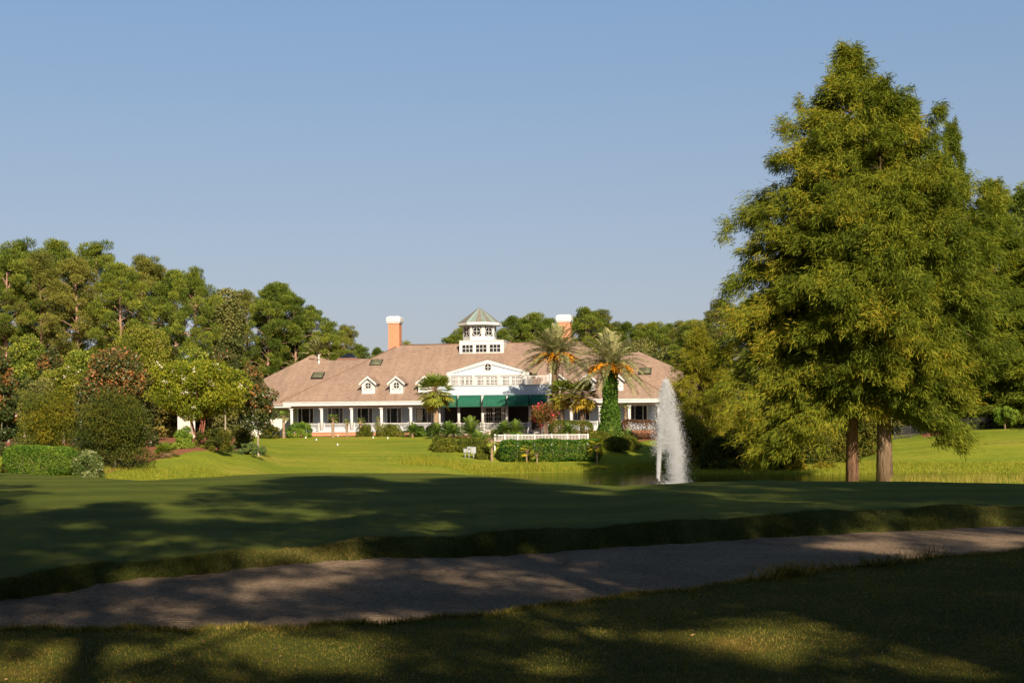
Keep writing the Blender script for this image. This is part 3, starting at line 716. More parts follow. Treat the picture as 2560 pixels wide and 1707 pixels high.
# ------------------------------------------------------------------ the clubhouse
TH = R(9.0); B0 = np.array((0.0, 160.0, 0.0))
ex = np.array((math.cos(TH), -math.sin(TH), 0)); ny = np.array((math.sin(TH), math.cos(TH), 0))
CAM = np.array((0, 0, CZ))
def ray(px, py):
    dx, dy = unroll(px, py); return np.array((dx / FOC, 1.0, -dy / FOC))
def to_local(p): q = p - B0; return np.array((q @ ex, q @ ny, q[2]))
def fb(px, py, d):
    r = ray(px, py); t = ((B0 - CAM) @ ny + d) / (r @ ny); p = to_local(CAM + t * r); return float(p[0]), float(p[2])
def fs(px, d, py=1040): return fb(px, py, d)[0]
def fz(px, py, d): return fb(px, py, d)[1]
def on_plane(px, py, d0, z0, tp):
    """point where the ray meets the roof plane z = z0 + (d - d0) * tp"""
    r = ray(px, py); rl = np.array((r @ ex, r @ ny, r[2])); c = to_local(CAM)
    t = (z0 - c[2] + (c[1] - d0) * tp) / (rl[2] - rl[1] * tp); return c + t * rl
ZE = (fz(709, 1005, 0) + fz(1642, 994.6, 0)) / 2; ZF = ZE - .47
ZR = (fz(1001, 866, 11) + fz(1353, 861, 11)) / 2; TP = (ZR - ZE) / 11
sL = fs(708.6, 0, 1005); sR = fs(1673, 0, 995)
ZFL = 3.35
club = empty('clubhouse', tuple(B0), -TH)
tag(club, 'long white and grey clubhouse with brown hipped roof, cupola and green awnings', 'clubhouse')
W_ = M['white']
# main roof
rf = MB()
def hip(mb, x0, x1, d0, d1, z0, zr, run):
    dm = (d0 + d1) / 2
    a, b, c, d = (x0, d0, z0), (x1, d0, z0), (x1, d1, z0), (x0, d1, z0); e, f = (x0 + run, dm, zr), (x1 - run, dm, zr)
    mb.poly([a, b, f, e]); mb.poly([b, c, f]); mb.poly([c, d, e, f]); mb.poly([d, a, e]); mb.poly([d, c, b, a])
hip(rf, sL - .25, sR + .25, -.25, 22.25, ZE + .01, ZE + .01 + TP * 11.25, 11.25)
roof = rf.build('roof', M['shingle'], club)
M['cap'] = mat_plain('cap_shingles', (.17, .105, .07), .9, .2, 5)
mb = MB(); zr_ = ZE + .01 + TP * 11.25; xa, xb = sL - .25, sR + .25
for a, b in (((xa, -.25, ZE), (xa + 11.25, 11, zr_)), ((xb, -.25, ZE), (xb - 11.25, 11, zr_)), ((xa + 11.25, 11, zr_), (xb - 11.25, 11, zr_))):
    mb.tube([np.array(a) + (0, 0, .03), np.array(b) + (0, 0, .03)], .07, 6)
mb.build('hip_cap', M['cap'], roof)
# wing roofs behind each end
def wing(pts, flip):
    d0, z0 = 5.0, 6.72
    poly = [on_plane(px, py, d0, z0, TP) for px, py in pts]
    mb = MB(); front = [tuple(p) for p in poly]
    back = [(p[0], 2 * max(q[1] for q in poly) - p[1] + .01, p[2]) for p in poly]
    mb.poly(front if not flip else front[::-1]); mb.poly(back[::-1] if not flip else back)
    n = len(front)
    for i in range(n):
        j = (i + 1) % n
        mb.poly([front[i], back[i], back[j], front[j]] if not flip else [front[j], back[j], back[i], front[i]])
    o = mb.build('roof', M['shingle'], club)
    return poly, o
pl, roofL = wing([(520, 1014), (740, 1013), (1000, 935), (960, 897), (905, 897), (820, 901), (806, 896), (780, 887), (652, 950)], False)
pr, roofR = wing([(1560, 1002), (1790, 1000), (1700, 924), (1598, 879), (1575, 883), (1500, 884), (1440, 890), (1400, 930)], False)
# fascia, soffit and beam
mb = MB(); mb.box(sL, sR, -.12, .08, ZF, ZE); mb.box(sL, sL + .2, .08, 21.9, ZF, ZE); mb.box(sR - .2, sR, .08, 21.9, ZF, ZE); mb.box(sL - .06, sR + .06, -.2, -.12, ZE - .14, ZE - .004)
mb.build('fascia', W_, club)
mb = MB(); mb.box(sL + .2, sR - .2, .08, 4.0, ZF + .06, ZF + .12); mb.build('soffit', M['cream'], club)
mb = MB(); mb.box(sL + .75, sR - .75, .42, .74, ZF - .28, ZF + .06); mb.build('beam', M['cream'], club)
# walls
mb = MB(); mb.box(sL + .8, sR - .8, 4.0, 19.2, 2.6, ZF + .1)
wall = mb.build('wall', M['siding'], club)
ps = pl[0][0]; mb = MB(); mb.box(ps + 1.2, sL + 1.5, 7.0, 18, 2.6, 6.5); wl = mb.build('wall', M['white'], club); wl['label'] = 'white side wing wall behind the blossoming tree'
mb = MB(); mb.box(ps + .3, sL + .4, 4.9, 5.05, 6.3, 6.7); mb.build('fascia', W_, club)
qs = pr[1][0]; mb = MB(); mb.box(sR - 1.5, qs - 1.2, 7.0, 18, 2.6, 6.5); mb.build('wall', M['siding'], club)
mb = MB(); mb.box(sR + .1, qs - .3, 4.9, 5.05, 6.3, 6.7); mb.build('fascia', W_, club)
# plinth and porch floor
mb = MB(); mb.box(sL + .3, sR - .3, .2, 3.99, 2.2, ZFL); mb.build('plinth', M['brick'], club)
mb = MB(); mb.box(sL + .2, sR - .2, .1, 3.98, ZFL + .002, ZFL + .09); mb.build('porch_floor', M['white'], club)

def window3(px0, px1, d, y0=1021, y1=1057):
    s0, z1 = fb(px0, y0, d); s1, _ = fb(px1, y0, d); z0 = fz((px0 + px1) / 2, y1, d)
    fr = MB(); w = s1 - s0; t = .11
    fr.box(s0 - t, s0, d - .09, d + .02, z0 - t, z1 + t); fr.box(s1, s1 + t, d - .09, d + .02, z0 - t, z1 + t)
    fr.box(s0, s1, d - .09, d + .02, z1, z1 + t); fr.box(s0, s1, d - .12, d + .02, z0 - t, z0)
    for f in (.235, .755): fr.box(s0 + w * f - .035, s0 + w * f + .035, d - .07, d + .02, z0, z1)
    o = fr.build('window', W_, club)
    g = MB(); g.box(s0, s1, d - .03, d + .02, z0, z1); g.build('pane', M['glass'], o)
for a, b in ((746, 783), (821, 857), (894.5, 931), (968, 1003), (1041, 1078)): window3(a, b, 4.0)
cu = MB()
for k in range(9):
    a_, b_ = fs(1043 + k * 1.5, 3.93), fs(1044.6 + k * 1.5, 3.93); zt_, zb_ = fz(1050, 1023, 3.93), fz(1050, 1055 - (k % 3) * 3, 3.93)
    cu.box(a_, b_, 3.88 + .02 * (k % 2), 3.95, zb_, zt_)
cu.build('curtain', M['cream'], club)
for a, b in ((1435, 1473), (1500, 1540), (1578, 1617), (1640, 1662)): window3(a, b, 4.0, 1014, 1049)
# columns
def column(s, d, z0, z1, r=.175):
    mb = MB(); mb.cyl(s, d, z0, z1, r * 1.03, r * .92, 20); mb.box(s - r*1.35, s + r*1.35, d - r*1.35, d + r*1.35, z0 + .002, z0 + .12); mb.box(s - r*1.3, s + r*1.3, d - r*1.3, d + r*1.3, z1 - .1, z1 - .002)
    return mb.build('column', W_, club)
for px in (729, 804, 879, 953.5, 1027, 1428, 1500, 1573, 1647): column(fs(px, .58), .58, ZFL + .09, ZF - .28)
# railings
def railing(s0, s1, d, z0, h, step=.13, name='railing', parent=None, posts=True, bw=.022):
    mb = MB(); mb.box(s0, s1, d - .05, d + .05, z0 + h - .07, z0 + h); mb.box(s0, s1, d - .03, d + .03, z0 + .10, z0 + .16)
    n = max(1, int((s1 - s0) / step))
    for i in range(n):
        x = s0 + (i + .5) * (s1 - s0) / n; mb.box(x - bw, x + bw, d - bw, d + bw, z0 + .16, z0 + h - .07)
    if posts:
        for x in (s0, s1): mb.box(x - .06, x + .06, d - .061, d + .061, z0, z0 + h + .08)
    return mb.build(name, W_, parent or club)
cs = [fs(p, .58) for p in (729, 804, 879, 953.5, 1027, 1098)]
for a, b in zip(cs[:-1], cs[1:]): railing(a + .3, b - .3, .58, ZFL + .09, .92)
cs = [fs(p, .58) for p in (1378, 1428, 1500, 1573, 1647)]
for a, b in zip(cs[:-1], cs[1:]): railing(a + .3, b - .3, .58, ZFL + .09, .92)
railing(sR + .2, fs(1725, 5), 5.2, ZFL + .09, .92)
# central block
cd = -3.0
s0, zb1 = fb(1090, 965, cd); s1, _ = fb(1377, 965, cd); zb0 = fz(1235, 987, cd)
mb = MB(); mb.box(s0, s1, cd, -.26, zb0, zb1); mb.build('balcony_band', M['siding_pale'], club)
mb = MB(); mb.box(s0 - .08, s1 + .08, cd - .09, -.262, zb1 + .002, zb1 + .10); mb.build('balcony_floor', W_, club)
zbf = zb1 + .10
cuts = [fs(p, cd, 960) for p in (1090, 1124, 1184, 1247, 1310, 1372)]
for a, b in zip(cuts[:-1], cuts[1:]): railing(a + .07, b - .07, cd + .05, zbf, .92, .145, bw=.03)
s_p = fs(1377, cd, 955)
for xa, xb in ((s_p - .12, s_p + .12), (s0 - .02, s0 + .22)): mb = MB(); mb.box(xa, xb, cd, cd + .24, zbf, zbf + 1.15); mb.build('balcony_post', W_, club)
# upper room
ud = -1.2
u0 = fs(1121, ud, 950); u1 = fs(1318, ud, 950); uz = fz(1220, 937, ud)
mb = MB(); mb.box(u0, u1, ud, 6, zbf - .3, uz); mb.build('wall', W_, club)
for a, b in ((1129, 1185), (1193, 1248), (1257, 1311)):
    x0, x1 = fs(a, ud, 950), fs(b, ud, 950); zt = fz((a + b) / 2, 940.5, ud)
    g = MB(); g.box(x0, x1, ud - .03, ud + .02, zbf + .05, zt); win = g.build('window', M['glass'], club)
    f = MB(); f.box(x0, x1, ud - .07, ud - .031, zt - .36, zt - .27); w = x1 - x0
    for k in range(1, 5): f.box(x0 + w * k / 5 - .035, x0 + w * k / 5 + .035, ud - .069, ud - .032, zbf + .05, zt)
    f.box(x0 + w * .33 - .09, x0 + w * .33 + .09, ud - .075, ud - .033, zbf + .05, zt)
    f.build('frame', W_, win)
# pediment
pd = -1.55
pa = fb(1116, 937, pd); pb = fb(1322.5, 934.5, pd); pk = fb(1218.8, 899, pd); zp = (pa[1] + pb[1]) / 2
mb = MB(); mb.prism([(pa[0] + .3, zp + .08), (pb[0] - .3, zp + .08), (pk[0], pk[1] - .15)], pd + .12, pd + .3); ped = mb.build('pediment', M['siding_pale'], club)
mb = MB()
th = .42
def rake(mb, a, k, d0, d1, th):
    mb.prism([(a[0], a[1]), (k[0], k[1] - th), (k[0], k[1]), (a[0], a[1] + th * .62)] if a[0] < k[0] else [(a[0], a[1]), (a[0], a[1] + th * .62), (k[0], k[1]), (k[0], k[1] - th)], d0, d1)
rake(mb, (pa[0], zp), pk, pd, pd + .12, th); rake(mb, (pb[0], zp), pk, pd - .001, pd + .119, th)
mb.box(pa[0], pb[0], pd + .003, pd + .35, zp - .12, zp + .14)
mb.build('trim', W_, ped)
mb = MB(); kx, kz = pk[0], pk[1] + .05
for a in (pa, pb):
    sg = -1 if a is pa else 1
    mb.poly([(a[0] + sg * .1, pd - .05, zp + th * .45), (kx, pd - .05, kz), (kx, 8.5, kz), (a[0] + sg * .1, 8.5, zp + th * .45)][:: 1 if sg < 0 else -1])
mb.poly([(pa[0], pd + .36, zp + .15), (pb[0], pd + .36, zp + .15), (pb[0], 8, zp + .15), (pa[0], 8, zp + .15)])
mb.build('roof', M['shingle'], club)
def round_window(s, d, z, r, parent):
    mb = MB(); mb.ring(s, d - .05, z, r * .86, r * 1.1, .06); o = mb.build('window', W_, parent)
    g = MB(); n = 24; g.poly([(s + r*.9*math.cos(-2*math.pi*k/n), d - .012, z + r*.9*math.sin(-2*math.pi*k/n)) for k in range(n)][::-1]); g.build('pane', M['glass'], o)
    b = MB(); b.box(s - .03, s + .03, d - .04, d - .013, z - r*.87, z + r*.87); b.box(s - r*.87, s - .03, d - .041, d - .014, z - .03, z + .03); b.box(s + .03, s + r*.87, d - .041, d - .014, z - .03, z + .03); b.build('glazing_bar', W_, o)
    return o
rw = fb(1220, 918, pd + .12); round_window(rw[0], pd + .12, rw[1], .43, ped)
# awnings, recess and columns below the balcony
zaw0, zaw1 = fz(1235, 1012.5, cd - .8), zb0 - .03
def awning(px0, px1):
    a, b = fs(px0, cd - .1, 1000), fs(px1, cd - .1, 1000); mb = MB(); n = 8; dz = zaw1 - zaw0
    prof = [(cd - .02 - 1.0 * math.sin(t * math.pi / 2) ** 1.2, zaw1 - dz * (1 - math.cos(t * math.pi / 2))) for t in np.linspace(0, 1, n + 1)]
    prof.append((prof[-1][0], zaw0 - .16))
    for (d0, z0), (d1, z1) in zip(prof[:-1], prof[1:]): mb.poly([(a, d1, z1), (b, d1, z1), (b, d0, z0), (a, d0, z0)], True)
    for x, fl in ((a, 1), (b, -1)): mb.poly(([(x, cd - .02, zaw0 - .05)] + [(x, d, z) for d, z in prof[::-1]])[::fl])
    return mb.build('awning', M['green_canvas'], club)
for a, b in ((1106, 1143), (1148, 1202.5), (1210.5, 1266), (1271, 1324), (1327, 1366)): awning(a, b)
for px in (1098, 1147, 1206.5, 1267, 1325, 1371): column(fs(px, cd + .25), cd + .25, ZFL - .1, zb0, .16)
mb = MB(); mb.box(fs(1094, cd), fs(1374, cd), cd - .1, .19, 2.3, ZFL - .1); mb.build('porch_floor', M['concrete'], club)
mb = MB(); mb.box(fs(1098, -.2), fs(1372, -.2), 2.75, 2.97, ZFL + .1, ZF); mb.build('wall', M['dark'], club)['label'] = 'dark glazed back wall under the awnings'
sd0, sd1 = fs(1208, .3), fs(1261, .3); zdt = fz(1234, 1016, .3)
mb = MB(); mb.box(sd0, fs(1212.5, .3), .3, .5, ZFL, zdt + .5); mb.box(fs(1255.5, .3), sd1, .3, .5, ZFL, zdt + .5); mb.box(fs(1212.5, .3), fs(1255.5, .3), .3, .5, zdt, zdt + .5); mb.build('door_surround', W_, club)
for a, b in ((1213, 1233.5), (1234.5, 1255)):
    x0, x1 = fs(a, .3), fs(b, .3); mb = MB(); w = x1 - x0; st = .11; zp0 = ZFL + .6
    mb.box(x0, x0 + st, .33, .40, ZFL + .1, zdt); mb.box(x1 - st, x1, .33, .40, ZFL + .1, zdt); mb.box(x0 + st, x1 - st, .33, .40, zdt - .13, zdt); mb.box(x0 + st, x1 - st, .33, .40, ZFL + .1, zp0)
    for k in (1, 2): mb.box(x0 + st + (w - 2*st) * k / 3 - .02, x0 + st + (w - 2*st) * k / 3 + .02, .335, .38, zp0, zdt - .13)
    for k in range(1, 4): mb.box(x0 + st, x1 - st, .336, .379, zp0 + (zdt - .13 - zp0) * k / 4 - .02, zp0 + (zdt - .13 - zp0) * k / 4 + .02)
    dr = mb.build('door', W_, club)
    g = MB(); g.box(x0 + st, x1 - st, .36, .37, zp0, zdt - .13); g.build('pane', M['glass'], dr)
cs = [fs(p, cd + .25) for p in (1098, 1147, 1206.5, 1267, 1325)]
for a, b in zip(cs[:-1], cs[1:]): railing(a + .2, b - .2, cd + .25, ZFL - .1, 1.0, .13)
# porch stair with a sloping rail at the right of the central bay
mb = MB()
st0 = fs(1327, cd); 
for k in range(4): mb.box(st0, st0 + 1.4, cd - .5 - .32 * k, cd - .11 - .32 * k, 2.3, ZFL - .12 - .16 * (k + 1))
mb.build('step', M['concrete'], club)
for x in (st0 - .06, st0 + 1.46):
    mb = MB(); mb.tube([(x, cd - .15, ZFL + .85), (x, cd - 1.9, ZFL + .05)], [.05, .05], 6); mb.tube([(x, cd - .15, ZFL + .2), (x, cd - 1.9, ZFL - .6)], [.04, .04], 6)
    mb.box(x - .06, x + .06, cd - 2.0, cd - 1.88, 2.4, ZFL + .12)
    for k in range(10): y = cd - .3 - 1.6 * k / 9; zz = -.8 * (cd - .15 - y) / 1.75; mb.box(x - .02, x + .02, y - .02, y + .02, ZFL + .2 + zz, ZFL + .85 + zz)
    mb.build('stair_railing', W_, club)
# dormers
def dormer(pxc, yb):
    p = on_plane(pxc, yb, 0, ZE, TP); d = p[1] - .06; s = p[0]; zb = p[2] - .05; hw = .76; he = 1.42; hk = 2.05
    fr = MB(); fr.prism([(s - hw, zb - .1), (s + hw, zb - .1), (s + hw, zb + he), (s, zb + hk), (s - hw, zb + he)], d, d + 4.0)
    o = fr.build('dormer', W_, club)
    r = MB(); ov = .24; sl = (hk - he) / hw
    for sg in (-1, 1):
        a = (s + sg * (hw + ov), zb + he - sl * ov + .06); k = (s, zb + hk + .06)
        pr_ = [a, k, (k[0], k[1] + .09), (a[0], a[1] + .09)]
        r.prism(pr_ if sg < 0 else [pr_[0], pr_[3], pr_[2], pr_[1]], d - .28, d + 4.5)
    r.build('roof', M['shingle'], o)
    t = MB()
    for sg in (-1, 1):
        a = (s + sg * (hw + ov + .01), zb + he - sl * ov - .12); k = (s, zb + hk - .12)
        pr_ = [a, k, (k[0], k[1] + .25), (a[0], a[1] + .25)]
        t.prism(pr_ if sg < 0 else [pr_[0], pr_[3], pr_[2], pr_[1]], d - .34 - (.002 if sg > 0 else 0), d - .282)
    t.build('gable_trim', W_, o)
    for sg in (-1, 1): bx = MB(); bx.box(s + sg * .40 - .14, s + sg * .40 + .14, d - .02, d + .01, zb + .62, zb + .80); bx.build('louver', M['grey_metal'], o)
    round_window(s, d, zb + 1.1, .40, o)
for px, yb in ((921, 987), (991.6, 986.5), (1062.5, 986), (1399, 981.5), (1470, 980.5), (1541, 979.5)): dormer(px, yb)
# cupola
cf = on_plane(1203.5, 886, 0, ZE, TP); cdp = cf[1] - .05; c0 = fs(1148.5, cdp, 870); c1 = fs(1259, cdp, 870); zc0 = cf[2] - .1; zc1 = fz(1203, 852, cdp)
cw = c1 - c0; ccx = (c0 + c1) / 2; ccd = cdp + 2.5
mb = MB(); mb.box(c0, c1, cdp, cdp + 5.0, zc0, zc1); cup = mb.build('cupola', W_, club)
mb = MB(); mb.box(c0 - .06, c1 + .06, cdp - .06, cdp + 5.06, zc1 + .002, zc1 + .08); mb.build('ledge', W_, cup)
for a, b in ((1156, 1182), (1190, 1216.5), (1224.5, 1251)):
    x0, x1 = fs(a, cdp, 870), fs(b, cdp, 870); z0_, z1_ = fz(1203, 880, cdp), fz(1203, 861.8, cdp)
    f = MB(); f.box(x0 - .05, x1 + .05, cdp - .05, cdp + .01, z0_ - .05, z0_); f.box(x0 - .05, x1 + .05, cdp - .05, cdp + .01, z1_, z1_ + .05); f.box(x0 - .05, x0, cdp - .05, cdp + .01, z0_, z1_); f.box(x1, x1 + .05, cdp - .05, cdp + .01, z0_, z1_)
    for k in (1, 2): f.box(x0 + (x1-x0)*k/3 - .028, x0 + (x1-x0)*k/3 + .028, cdp - .045, cdp - .013, z0_, z1_)
    f.box(x0, x1, cdp - .044, cdp - .014, (z0_+z1_)/2 - .025, (z0_+z1_)/2 + .025)
    o = f.build('window', W_, cup); g = MB(); g.box(x0, x1, cdp - .012, cdp + .01, z0_, z1_); g.build('pane', M['glass'], o)
ro = (fs(1238, ccd, 830) - fs(1160.5, ccd, 830)) / 2 / math.cos(R(22.5)) * 1.0
ox = (fs(1238, ccd, 830) + fs(1160.5, ccd, 830)) / 2; oz0, oz1 = zc1 + .02, fz(1199, 812, ccd)
def octa(mb, x, y, z0, z1, r0, r1): mb.tube([(x, y, z0), (x, y, z1)], [r0, r1], 8, True)
def oct_ring(r, z): return [(ox + r * math.cos(R(22.5 + 45 * k)), ccd + r * math.sin(R(22.5 + 45 * k)), z) for k in range(8)]
mb = MB()
A_, B_ = oct_ring(ro, oz0), oct_ring(ro, oz1)
for k in range(8): j = (k + 1) % 8; mb.poly([A_[k], A_[j], B_[j], B_[k]])
mb.build('lantern', W_, cup)
zq0, zq1 = fz(1199, 842.5, ccd), fz(1199, 819, ccd)
for k in range(8):
    am = R(45 * k); nx, nyy = math.cos(am), math.sin(am); ap = ro * math.cos(R(22.5)); hw = ro * math.sin(R(22.5)) * .70; tx_, ty_ = -nyy, nx
    def q(a, z, off): return (ox + nx * (ap + off) + tx_ * a, ccd + nyy * (ap + off) + ty_ * a, z)
    g = MB(); g.poly([q(-hw, zq0, .012), q(hw, zq0, .012), q(hw, zq1, .012), q(-hw, zq1, .012)]); o = g.build('window', M['glass'], cup)
    f = MB(); zm = (zq0 + zq1) / 2; rr = (zq1 - zq0) / 2
    def bar(a0, a1, za, zb_):
        f.poly([q(a0, za, .03), q(a1, za, .03), q(a1, zb_, .03), q(a0, zb_, .03)])
        f.poly([q(a0, za, .013), q(a0, za, .03), q(a0, zb_, .03), q(a0, zb_, .013)]); f.poly([q(a1, za, .03), q(a1, za, .013), q(a1, zb_, .013), q(a1, zb_, .03)])
    bar(-.025, .025, zq0, zq1); bar(-hw, -.026, zm - .025, zm + .025); bar(.026, hw, zm - .025, zm + .025)
    m_ = 20
    for i in range(m_):
        t0, t1 = 2*math.pi*i/m_, 2*math.pi*(i+1)/m_; ea, eb = .98, .86
        f.poly([q(hw*eb*math.cos(t0), zm + rr*eb*math.sin(t0), .034), q(hw*ea*math.cos(t0), zm + rr*ea*math.sin(t0), .034), q(hw*ea*math.cos(t1), zm + rr*ea*math.sin(t1), .034), q(hw*eb*math.cos(t1), zm + rr*eb*math.sin(t1), .034)])
    f.build('frame', W_, o)
re_ = (fs(1249, ccd, 808) - fs(1146, ccd, 808)) / 2 / math.cos(R(22.5)); ze0, ze1 = fz(1199, 815, ccd), fz(1199, 808.5, ccd); zap = fz(1197, 768.5, ccd)
mb = MB(); A_, B_ = oct_ring(re_, ze0), oct_ring(re_, ze1)
for k in range(8): j = (k + 1) % 8; mb.poly([A_[k], A_[j], B_[j], B_[k]])
mb.poly(A_[::-1]); mb.build('eave', W_, cup)
mb = MB(); A_ = [(x - ox, y - ccd, z - ze1) for x, y, z in oct_ring(re_ * 1.01, ze1 + .003)]; ap_ = (0, 0, zap - ze1); T_ = [(a[0] * .07, a[1] * .07, (zap - ze1) * .95) for a in A_]
for k in range(8): j = (k + 1) % 8; mb.poly([A_[k], A_[j], T_[j], T_[k]]); mb.poly([T_[k], T_[j], ap_])
cro = mb.build('roof', M['copper'], cup); cro.location = (ox, ccd, ze1)
# chimneys
def chimney(px0, px1, ytop, yc, ybase, d, par):
    s0_, s1_ = fs(px0, d, 840), fs(px1, d, 840); z1_ = fz((px0+px1)/2, yc, d); zt = fz((px0+px1)/2, ytop, d); z0_ = fz((px0+px1)/2, ybase, d) - 1.5; w = s1_ - s0_
    mb = MB(); mb.box(s0_, s1_, d, d + w, z0_, z1_); o = mb.build('chimney', M['brick'], club)
    c = MB(); c.box(s0_ - .12, s1_ + .12, d - .12, d + w + .12, z1_ + .002, z1_ + .16); hz_ = z1_ + .16
    e = .22; zt2 = zt - .28
    c.box(s0_ - .19, s1_ + .19, d - .19, d + w + .19, hz_ + .002, zt2)
    for f0, f1, zz0, zz1 in ((.19, .11, zt2, zt - .12), (.11, -.06, zt - .12, zt)):
        A = [(s0_-f0, d-f0, zz0), (s1_+f0, d-f0, zz0), (s1_+f0, d+w+f0, zz0), (s0_-f0, d+w+f0, zz0)]; Bq = [(s0_-f1, d-f1, zz1), (s1_+f1, d-f1, zz1), (s1_+f1, d+w+f1, zz1), (s0_-f1, d+w+f1, zz1)]
        for k in range(4): c.poly([A[k], A[(k+1) % 4], Bq[(k+1) % 4], Bq[k]])
        c.poly(Bq)
    c.build('cap', W_, o)
chimney(970.5, 998, 790, 808, 873, 10.6, roof); chimney(1394.5, 1425, 786, 805, 862, 11.5, roof)
# skylights and vents
nrm = unit(np.array((0, -TP, 1.0)))
def skylight(px, py, w, h, d0, z0, par=None):
    p = on_plane(px, py, d0, z0, TP); up_ = unit(np.array((0, 1.0, TP))); hw, hh = w / 2, h / 2
    def q(a, b, c): return p + np.array((a, 0, 0)) + up_ * b + nrm * c
    f = MB()
    for a0, a1, b0, b1 in ((-hw-.1, hw+.1, -hh-.1, -hh), (-hw-.1, hw+.1, hh, hh+.1), (-hw-.1, -hw, -hh, hh), (hw, hw+.1, -hh, hh)):
        c = [(a0, b0), (a1, b0), (a1, b1), (a0, b1)]
        f.poly([q(a, b, .22) for a, b in c])
        for i in range(4): f.poly([q(*c[i], -.1), q(*c[(i+1) % 4], -.1), q(*c[(i+1) % 4], .22), q(*c[i], .22)])
    o = f.build('skylight', M['frame_dark'], club); g = MB(); n = 6
    hgt = lambda a, b: .2 + .26 * max(0, (1 - (a / hw) ** 2)) ** .5 * max(0, (1 - (b / hh) ** 4)) ** .5
    A = np.linspace(-hw, hw, n + 1); Bv = np.linspace(-hh, hh, n + 1)
    for i in range(n):
        for j in range(n): g.poly([q(A[i], Bv[j], hgt(A[i], Bv[j])), q(A[i+1], Bv[j], hgt(A[i+1], Bv[j])), q(A[i+1], Bv[j+1], hgt(A[i+1], Bv[j+1])), q(A[i], Bv[j+1], hgt(A[i], Bv[j+1]))], True)
    g.build('dome', M['skylight'], o)
skylight(941, 909, 1.25, 1.15, 0, ZE); skylight(795, 941, 1.25, 1.15, 5, 6.72); skylight(1613, 930, 1.25, 1.15, 5, 6.72)
def roof_vent(px, py, d0, z0):
    p = on_plane(px, py, d0, z0, TP); mb = MB(); mb.tube([(p[0]-.3, p[1], p[2]+.08), (p[0]-.22, p[1], p[2]+.2), (p[0]+.22, p[1], p[2]+.2), (p[0]+.3, p[1], p[2]+.08)], [.08, .17, .17, .08], 10); mb.build('roof_vent', M['shingle'], club)
roof_vent(1073, 874, 0, ZE); roof_vent(780, 899, 5, 6.72)
p = on_plane(797, 908, 5, 6.72, TP); mb = MB(); mb.cyl(p[0], p[1], p[2] - .1, p[2] + .35, .2, .09); mb.cyl(p[0], p[1], p[2] + .3, p[2] + .95, .09, .09); mb.cyl(p[0], p[1], p[2] + .95, p[2] + 1.05, .14, .14); mb.build('vent_pipe', W_, club)
p = on_plane(868, 899, 5, 6.72, TP); mb = MB(); mb.box(p[0]-1.25, p[0]+1.25, p[1]-.1, p[1]+2.4, p[2]-.6, p[2]+.22); ro_ = mb.build('roof_lantern', mat_plain('brown_metal', (.16, .085, .06)), club)
mb = MB(); a = p; mb.poly([(a[0]-1.15, a[1], a[2]+.222), (a[0]+1.15, a[1], a[2]+.222), (a[0]+.25, a[1]+1.1, a[2]+.85), (a[0]-.25, a[1]+1.1, a[2]+.85)]); mb.poly([(a[0]+1.15, a[1], a[2]+.222), (a[0]+1.15, a[1]+2.2, a[2]+.222), (a[0]+.25, a[1]+1.1, a[2]+.85)]); mb.poly([(a[0]-1.15, a[1]+2.2, a[2]+.222), (a[0]-1.15, a[1], a[2]+.222), (a[0]-.25, a[1]+1.1, a[2]+.85)]); mb.poly([(a[0]+1.15, a[1]+2.2, a[2]+.222), (a[0]-1.15, a[1]+2.2, a[2]+.222), (a[0]-.25, a[1]+1.1, a[2]+.85), (a[0]+.25, a[1]+1.1, a[2]+.85)])
mb.build('pane', M['glass'], ro_)

# ------------------------------------------------------------------ patio fence, meter boxes, iron fence, tee markers
def pos(px, D, py=1110): x = P(px, py, D)[0]; return x, D, gz(x, D)
fx0, fx1 = P(1237, 1090, 121.2)[0], P(1470, 1090, 120.6)[0]; zf0 = P(1350, 1103.5, 121)[2]; zf1 = P(1350, 1085.5, 121)[2]
fen = empty('picket_fence', (fx0, 121, zf0)); tag(fen, 'low white picket fence along the patio edge above the ivy hedge', 'fence')
mb = MB(); Lf = fx1 - fx0; hF = zf1 - zf0
mb.box(0, Lf, -.05, .05, hF - .08, hF); mb.box(0, Lf, -.03, .03, .06, .13); mb.build('rail', W_, fen)
mb = MB(); n = int(Lf / .12)
for i in range(n): x = (i + .5) * Lf / n; mb.box(x - .024, x + .024, -.02, .02, .132, hF - .082)
mb.box(Lf - .05, Lf + .05, .1, 3.0, hF - .08, hF - .002)
for i in range(20): mb.box(Lf - .025, Lf + .025, .2 + i * .14, .25 + i * .14, .13, hF - .082)
mb.build('picket', W_, fen)
for i, px in enumerate((1237, 1262, 1295, 1336, 1379, 1418, 1448, 1470)):
    x = P(px, 1090, 121)[0] - fx0; m_ = MB(); m_.box(x - .055, x + .055, -.06, .06, -.8, hF + .05); m_.build('post', W_, fen)
